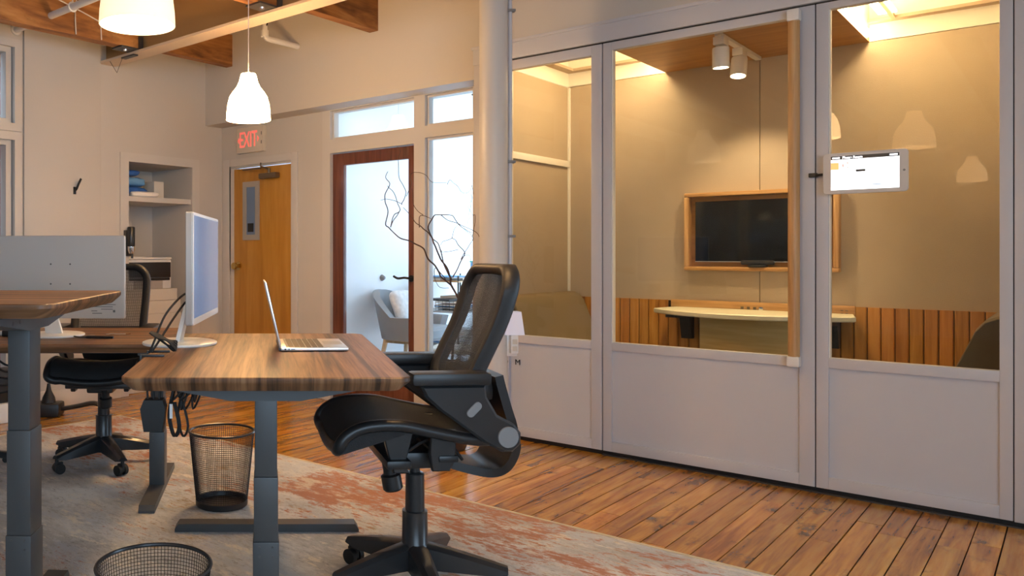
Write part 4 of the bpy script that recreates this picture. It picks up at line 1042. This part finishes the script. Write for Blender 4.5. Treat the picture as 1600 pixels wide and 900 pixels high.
# ------------------------------------------------------------------ pipes
sp = empty('sprinkler_pipe', (0, 3.0, 2.936), label='white sprinkler main under the joists running into the left wall', cat='pipe')
MB().cyl((XL + .001, 0, 0), (2.9, 0, 0), .025, seg=16).build('pipe', M['whitep'], sp)
MB().tube([(-4.95, .031 * math.cos(a), .031 * math.sin(a)) for a in [2 * math.pi * k / 20 for k in range(20)]], .006, 6, closed=True).cyl((-4.95, 0, .031), (-4.95, 0, .35), .005).build('pipe_hanger', M['whitep'], sp)
es_ = MB().lathe([(0, 0), (.042, 0), (.042, .012), (0, .012)], 20).build('escutcheon', M['whitep'], sp); es_.location = (XL, 0, 0); es_.rotation_euler = (0, R(90), 0)
s2 = empty('sprinkler_branch', (-4.584, 4.9, 2.935), label='short white sprinkler branch pipe with an elbow at the soffit', cat='pipe')
MB().tube(smooth_path([(0, .0, 0), (0, -.2, 0), (0, -.34, 0), (0, -.375, .012), (0, -.385, .05), (0, -.385, .36)], 6), .022, 14).build('pipe', M['whitep'], s2)
MB().lathe([(.020, -.02), (.031, -.02), (.031, .03), (.02, .03)], 16, (0, -.385, .03)).build('elbow', M['whitep'], s2)
MB().tube([(.03 * math.cos(a), -.385, .12 + .03 * math.sin(a)) for a in [2 * math.pi * k / 18 for k in range(18)]], .006, 6, closed=True).build('pipe_ring', M['black'], s2)
wh = empty('wire_hook', (-5.55, 3.76, 2.80), label='thin V-shaped wire hanging from the beam by a metal clip', cat='wire')
MB().tube([(-.08, 0, .0), (.02, 0, -.11), (.10, 0, .0)], .0022, 6).build('wire', M['dgrey'], wh)
bx('beam_clip', M['dgrey'], wh, .10, .27, -.015, .03, -.012, -.001)
kb_ = empty('cable_drop', (-5.243, 2.9, 3.0), label='two pale cables tacked to the old joist near the left wall', cat='cable')
for y, z0 in ((.30, -.16), (.52, -.16)): MB().tube(smooth_path([(.004, y, .16), (.006, y + .006, .08), (.004, y - .004, 0), (.005, y + .003, z0)], 3), .005, 6).build('cable', M['trim'], kb_)
MB().tube(smooth_path([(.004, -.5, .17), (.006, -.1, .12), (.004, .3, .03), (.004, .52, -.03)], 5), .005, 6).build('cable', M['trim'], kb_)

# ------------------------------------------------------------------ branch in its vase
BR = [  # polylines in metres: across, height, and depth wobble
    (0.0120, 0.0090, [(0.000, 0.300, 0.000), (0.000, 0.600, 0.000), (0.023, 0.769, 0.000), (0.017, 0.815, 0.000), (0.035, 0.885, 0.000), (0.029, 0.942, 0.000), (-0.000, 1.012, 0.000), (-0.012, 1.076, 0.000)]),
    (0.0080, 0.0030, [(-0.000, 1.012, 0.000), (-0.064, 1.076, 0.027), (-0.104, 1.128, -0.028), (-0.127, 1.168, 0.004), (-0.174, 1.209, -0.022), (-0.197, 1.255, -0.033), (-0.266, 1.292, -0.039), (-0.336, 1.313, -0.029), (-0.388, 1.385, 0.043), (-0.417, 1.411, 0.033), (-0.403, 1.486, 0.031), (-0.422, 1.544, 0.030), (-0.422, 1.602, -0.031), (-0.399, 1.654, -0.019), (-0.417, 1.695, 0.013), (-0.399, 1.735, 0.023)]),
    (0.0045, 0.0025, [(-0.388, 1.385, 0.000), (-0.376, 1.457, -0.013), (-0.318, 1.498, 0.067), (-0.330, 1.556, 0.102), (-0.359, 1.614, 0.086), (-0.399, 1.654, 0.053)]),
    (0.0040, 0.0030, [(-0.388, 1.385, 0.000), (-0.347, 1.452, 0.041), (-0.318, 1.498, 0.032)]),
    (0.0030, 0.0018, [(-0.318, 1.533, 0.000), (-0.382, 1.562, 0.045), (-0.451, 1.556, 0.015)]),
    (0.0040, 0.0018, [(-0.318, 1.527, 0.000), (-0.289, 1.579, 0.031), (-0.289, 1.631, 0.053), (-0.318, 1.706, 0.102), (-0.330, 1.799, 0.085), (-0.318, 1.868, 0.058), (-0.336, 1.903, 0.072)]),
    (0.0030, 0.0018, [(-0.289, 1.579, 0.000), (-0.266, 1.643, -0.020), (-0.249, 1.718, 0.063), (-0.208, 1.735, 0.053), (-0.151, 1.718, 0.078), (-0.116, 1.677, 0.072), (-0.023, 1.666, 0.059)]),
    (0.0080, 0.0030, [(-0.012, 1.070, 0.000), (-0.046, 1.139, -0.030), (-0.081, 1.203, -0.009), (-0.116, 1.278, -0.030), (-0.139, 1.336, 0.013), (-0.151, 1.394, -0.022), (-0.127, 1.446, -0.014), (-0.087, 1.463, 0.025), (-0.035, 1.463, -0.018), (0.011, 1.446, 0.006), (0.058, 1.394, 0.040), (0.116, 1.347, -0.040)]),
    (0.0040, 0.0025, [(-0.087, 1.463, 0.000), (-0.012, 1.423, -0.009), (0.058, 1.388, -0.059), (0.116, 1.347, -0.131), (0.139, 1.324, -0.122)]),
    (0.0050, 0.0025, [(-0.139, 1.336, 0.000), (-0.208, 1.385, -0.072), (-0.243, 1.417, -0.032), (-0.313, 1.504, -0.038)]),
    (0.0040, 0.0025, [(-0.208, 1.385, 0.000), (-0.185, 1.463, 0.082), (-0.127, 1.440, 0.025)]),
    (0.0030, 0.0020, [(-0.185, 1.463, 0.000), (-0.232, 1.509, 0.011), (-0.260, 1.625, -0.043)]),
    (0.0060, 0.0040, [(-0.006, 1.058, 0.000), (-0.035, 1.128, 0.067), (-0.064, 1.232, 0.050), (-0.070, 1.278, 0.076), (-0.110, 1.313, 0.101), (-0.145, 1.359, 0.070)]),
    (0.0060, 0.0020, [(-0.000, 1.070, 0.000), (0.046, 1.162, -0.026), (0.058, 1.209, -0.068), (0.046, 1.243, -0.074), (0.011, 1.295, -0.061), (-0.000, 1.324, -0.000), (0.011, 1.382, -0.042), (0.046, 1.417, -0.049)]),
    (0.0030, 0.0020, [(-0.000, 1.319, 0.000), (-0.070, 1.295, -0.040), (-0.098, 1.272, -0.094)]),
    (0.0040, 0.0020, [(0.052, 1.185, 0.000), (0.081, 1.266, -0.068), (0.116, 1.313, -0.053), (0.081, 1.336, -0.141), (0.040, 1.371, -0.152)]),
    (0.0030, 0.0020, [(0.035, 1.243, 0.000), (-0.046, 1.232, 0.049), (-0.081, 1.243, -0.039)]),
    (0.0030, 0.0020, [(0.058, 1.197, 0.000), (0.092, 1.209, -0.007), (0.125, 1.174, 0.053)]),
    (0.0030, 0.0018, [(0.116, 1.324, 0.000), (0.133, 1.382, -0.011), (0.127, 1.463, -0.050), (0.098, 1.428, -0.013), (0.087, 1.394, -0.030)]),
    (0.0025, 0.0018, [(0.127, 1.463, 0.000), (0.127, 1.481, 0.031), (0.104, 1.509, 0.015), (0.127, 1.550, 0.069)]),
    (0.0030, 0.0020, [(-0.029, 1.654, 0.000), (-0.017, 1.677, -0.047), (0.023, 1.643, -0.004), (0.040, 1.590, -0.098), (0.081, 1.602, -0.107), (0.116, 1.648, -0.019), (0.116, 1.590, -0.055)]),
    (0.0030, 0.0020, [(0.116, 1.590, 0.000), (0.134, 1.544, 0.079), (0.127, 1.463, 0.094)]),
    (0.0040, 0.0020, [(-0.046, 1.058, 0.000), (-0.093, 1.128, 0.023), (-0.110, 1.093, 0.006), (-0.081, 1.012, 0.041), (-0.000, 1.000, 0.107)]),
]
vs_ = empty('branch_vase', (*W2D(1.15, 5.06), 0), 45.15, label='curly willow branches in a tall dark vase behind the front chair', cat='plant')
MB().lathe([(0, 0), (.075, 0), (.085, .02), (.095, .2), (.085, .42), (.06, .52), (.065, .55), (.058, .55), (.054, .52), (.06, .40), (0, .38)], 28).build('vase', M['ceramic'], vs_)
for k, (r0, r1, pts) in enumerate(BR):
    pth = smooth_path([(x, y, z) for x, z, y in pts], 5); n = len(pth)
    jit = [p + Vector((noise.noise(p * 14 + Vector((k, 0, 0))), noise.noise(p * 14 + Vector((0, k, 5))), noise.noise(p * 14 + Vector((9, k, 0))))) * .010 for p in pth]
    jit[0] = pth[0]
    MB().tube(jit, [.72 * (r0 + (r1 - r0) * i / (n - 1)) for i in range(n)], 6).build('branch', M['branch'], vs_)

# ------------------------------------------------------------------ inside the office
ac = empty('lounge_chair', (-4.10, 5.86, 0), 6, label='grey felt tub armchair on wooden legs seen through the office door', cat='chair')
# tub shell: wraps the back and both arms, front = +x
def tub(u, v, off):
    a = -125 + 250 * u            # 0 = back centre
    back = math.cos(R(a))
    h = .68 + .22 * max(0, (back - .15) / .85) ** .8
    rx, ry = .30 - .02 * (1 - v), .30 - .03 * (1 - v)
    z = .48 + (h - .48) * v
    k = 1 + .12 * v
    return (-(rx - off) * k * math.cos(R(a)) - .03 * v * max(0, back), (ry - off) * k * math.sin(R(a)), z)
nU, nV = 36, 8
rings = []
for i in range(nU + 1):
    u = i / nU
    outer = [tub(u, j / nV, 0) for j in range(nV + 1)]; inner = [tub(u, j / nV, .055) for j in range(nV, -1, -1)]
    rings.append(outer + inner)
MB().loft(rings).build('tub_shell', M['greyfab'], ac, angle=50)
MB().prism(rrect(-.22, .27, -.24, .24, .08), .48, .60, 'z', bev=.03).build('seat_cushion', M['greyfab'], ac)
for sx, sy in ((-1, -1), (-1, 1), (1, -1), (1, 1)):
    MB().tube([(sx * .17, sy * .18, .485), (sx * .25, sy * .25, .0)], [.022, .013], 10).build('leg', M['beech'], ac)
bx('leg_rail', M['beech'], ac, -.19, .19, -.2, -.17, .45, .485, bev=.004)
def pil(u, v):
    th = 2 * math.pi * u; ph = math.pi * (v - .5); c_ = math.cos(ph)
    sg = lambda a, p: math.copysign(abs(a) ** p, a)
    return (sg(math.sin(ph), 1) * .055, sg(math.cos(th), .35) * sg(c_, .55) * .17, sg(math.sin(th), .35) * sg(c_, .55) * .15)
po = MB().grid(pil, 32, 12).build('throw_pillow', M['pillow'], angle=80); po.location = (-4.20, 5.86, .755); po.rotation_euler = (0, R(-22), R(6)); tag(po, 'white patterned throw pillow leaning in the grey office armchair', 'pillow')
ds2 = empty('door_stop', (-4.498, 5.93, 1.0), label='small round grey bumper on the office wall above the armchair', cat='bumper')
MB().lathe([(0, 0), (.030, 0), (.024, .012), (.014, .03), (0, .032)], 18).build('bumper', M['grey'], ds2).rotation_euler = (0, R(90), 0)
# cluttered office shelf cart
ct = empty('wire_cart', (-4.20, 6.75, 0), label='dark wire shelf cart crowded with papers seen through the office sidelight', cat='shelf')
for x in (-.25, .25):
    for y in (-.42, .42): MB().cyl((x, y, 0), (x, y, 1.02), .009, seg=8).build('post', M['dgrey'], ct)
for z in (.35, .68, .96):
    g = MB().box(-.26, .26, -.43, .43, z, z + .012)
    g.build('shelf_board', M['oakh'] if z > .9 else M['silver'], ct, smooth=False)
wg = MB()
for k in range(28): wg.cyl((.258, -.42 + k * .031, .70), (.258, -.42 + k * .031, .80), .0022, seg=4)
for z in (.70, .80): wg.cyl((.258, -.42, z), (.258, .42, z), .004, seg=6)
for k in range(14): wg.cyl((-.25 + k * .038, -.432, .70), (-.25 + k * .038, -.432, .80), .0022, seg=4)
wg.build('basket_wire', M['dgrey'], ct, smooth=False)
random.seed(21)
def pile(z0, n, name, xr, yr):
    z = z0
    for k in range(n):
        t = random.uniform(.008, .022); w = random.uniform(.10, .15); d = random.uniform(.13, .19)
        mm = ['paper', 'silver', 'bluel', 'paper', 'redp', 'paper', 'dgrey', 'carton', 'paper'][k]
        x = random.uniform(*xr); y = random.uniform(*yr)
        o = MB(Matrix.Rotation(R(random.uniform(-20, 20)), 4, 'Z')).box(-w, w, -d, d, 0, t, bev=.001).build(name, M[mm]); o.location = (-4.20 + x, 6.75 + y, z + .0005)
        tag(o, '%s folder, %s in the %s pile of the office cart' % ({'paper': 'white', 'carton': 'cream', 'bluel': 'light blue', 'silver': 'silver grey', 'redp': 'red', 'dgrey': 'dark grey'}[mm],
            ['lowest', 'second up', 'third up', 'fourth up', 'fifth up', 'sixth up', 'seventh up', 'eighth up', 'ninth up'][k], 'lower shelf' if z0 < .5 else 'middle shelf' if z0 < .9 else 'top shelf'), 'folder', 'papers on the office cart')
        z += t + .001
pile(.363, 9, 'paper_folder', (-.08, .08), (-.2, -.05))
pile(.693, 8, 'paper_folder', (-.02, .02), (-.2, .0))
pile(.973, 3, 'paper_folder', (-.06, .06), (-.25, -.2))
bb = tag(MB().box(-4.16, -4.0, 6.88, 7.04, .973, 1.135, bev=.004).build('blue_carton', M['bluel']), 'light blue carton with a teal top on the office cart', 'box')
bx('carton_top', M['teal'], bb, -4.165, -3.995, 6.875, 7.045, 1.136, 1.15)
po2 = empty('pot_plant', (-3.99, 6.79, .973), label='small dark potted plant on top of the office cart', cat='plant')
MB().lathe([(0, 0), (.04, 0), (.05, .07), (.044, .07), (0, .06)], 16).build('pot', M['blue'], po2)
fo = MB()
for k in range(60):
    a = random.uniform(0, 6.28); e = random.uniform(.2, 1.5); r = random.uniform(.05, .11); c0 = Vector((math.cos(a) * math.cos(e), math.sin(a) * math.cos(e), math.sin(e))) * r + Vector((0, 0, .08))
    d_ = Vector((random.uniform(-1, 1), random.uniform(-1, 1), random.uniform(-.3, 1))).normalized() * .025; s_ = d_.cross(Vector((0, 0, 1))).normalized() * .012
    fo._add([tuple(c0 - d_), tuple(c0 + s_), tuple(c0 + d_), tuple(c0 - s_)], [(0, 1, 2, 3)])
tag(fo.build('foliage', mat('dark_leaf', (.04, .05, .05), .6), po2, smooth=False, normals=False), kind='stuff')
# small chair with a pale round back in front of the cart
oc = empty('folding_chair', (-3.52, 5.62, 0), 200, label='pale chair with beech legs in front of the office cart', cat='chair')
MB().prism([(y, z) for y, z in rrect(-.2, .2, .62, .86, .10)], -.19, -.165, 'x', bev=.006).build('backrest', M['carton'], oc)
MB().prism(rrect(-.19, .2, -.2, .2, .06), .44, .475, 'z', bev=.01).build('seat', M['carton'], oc)
for sx, sy in ((-1, -1), (-1, 1), (1, -1), (1, 1)): MB().tube([(sx * .15, sy * .16, .44), (sx * .2, sy * .2, 0)], [.017, .012], 8).build('leg', M['beech'], oc)
for s in (-1, 1): MB().tube([(-.15, s * .14, .46), (-.178, s * .14, .66)], .012, 8).build('back_post', M['beech'], oc)
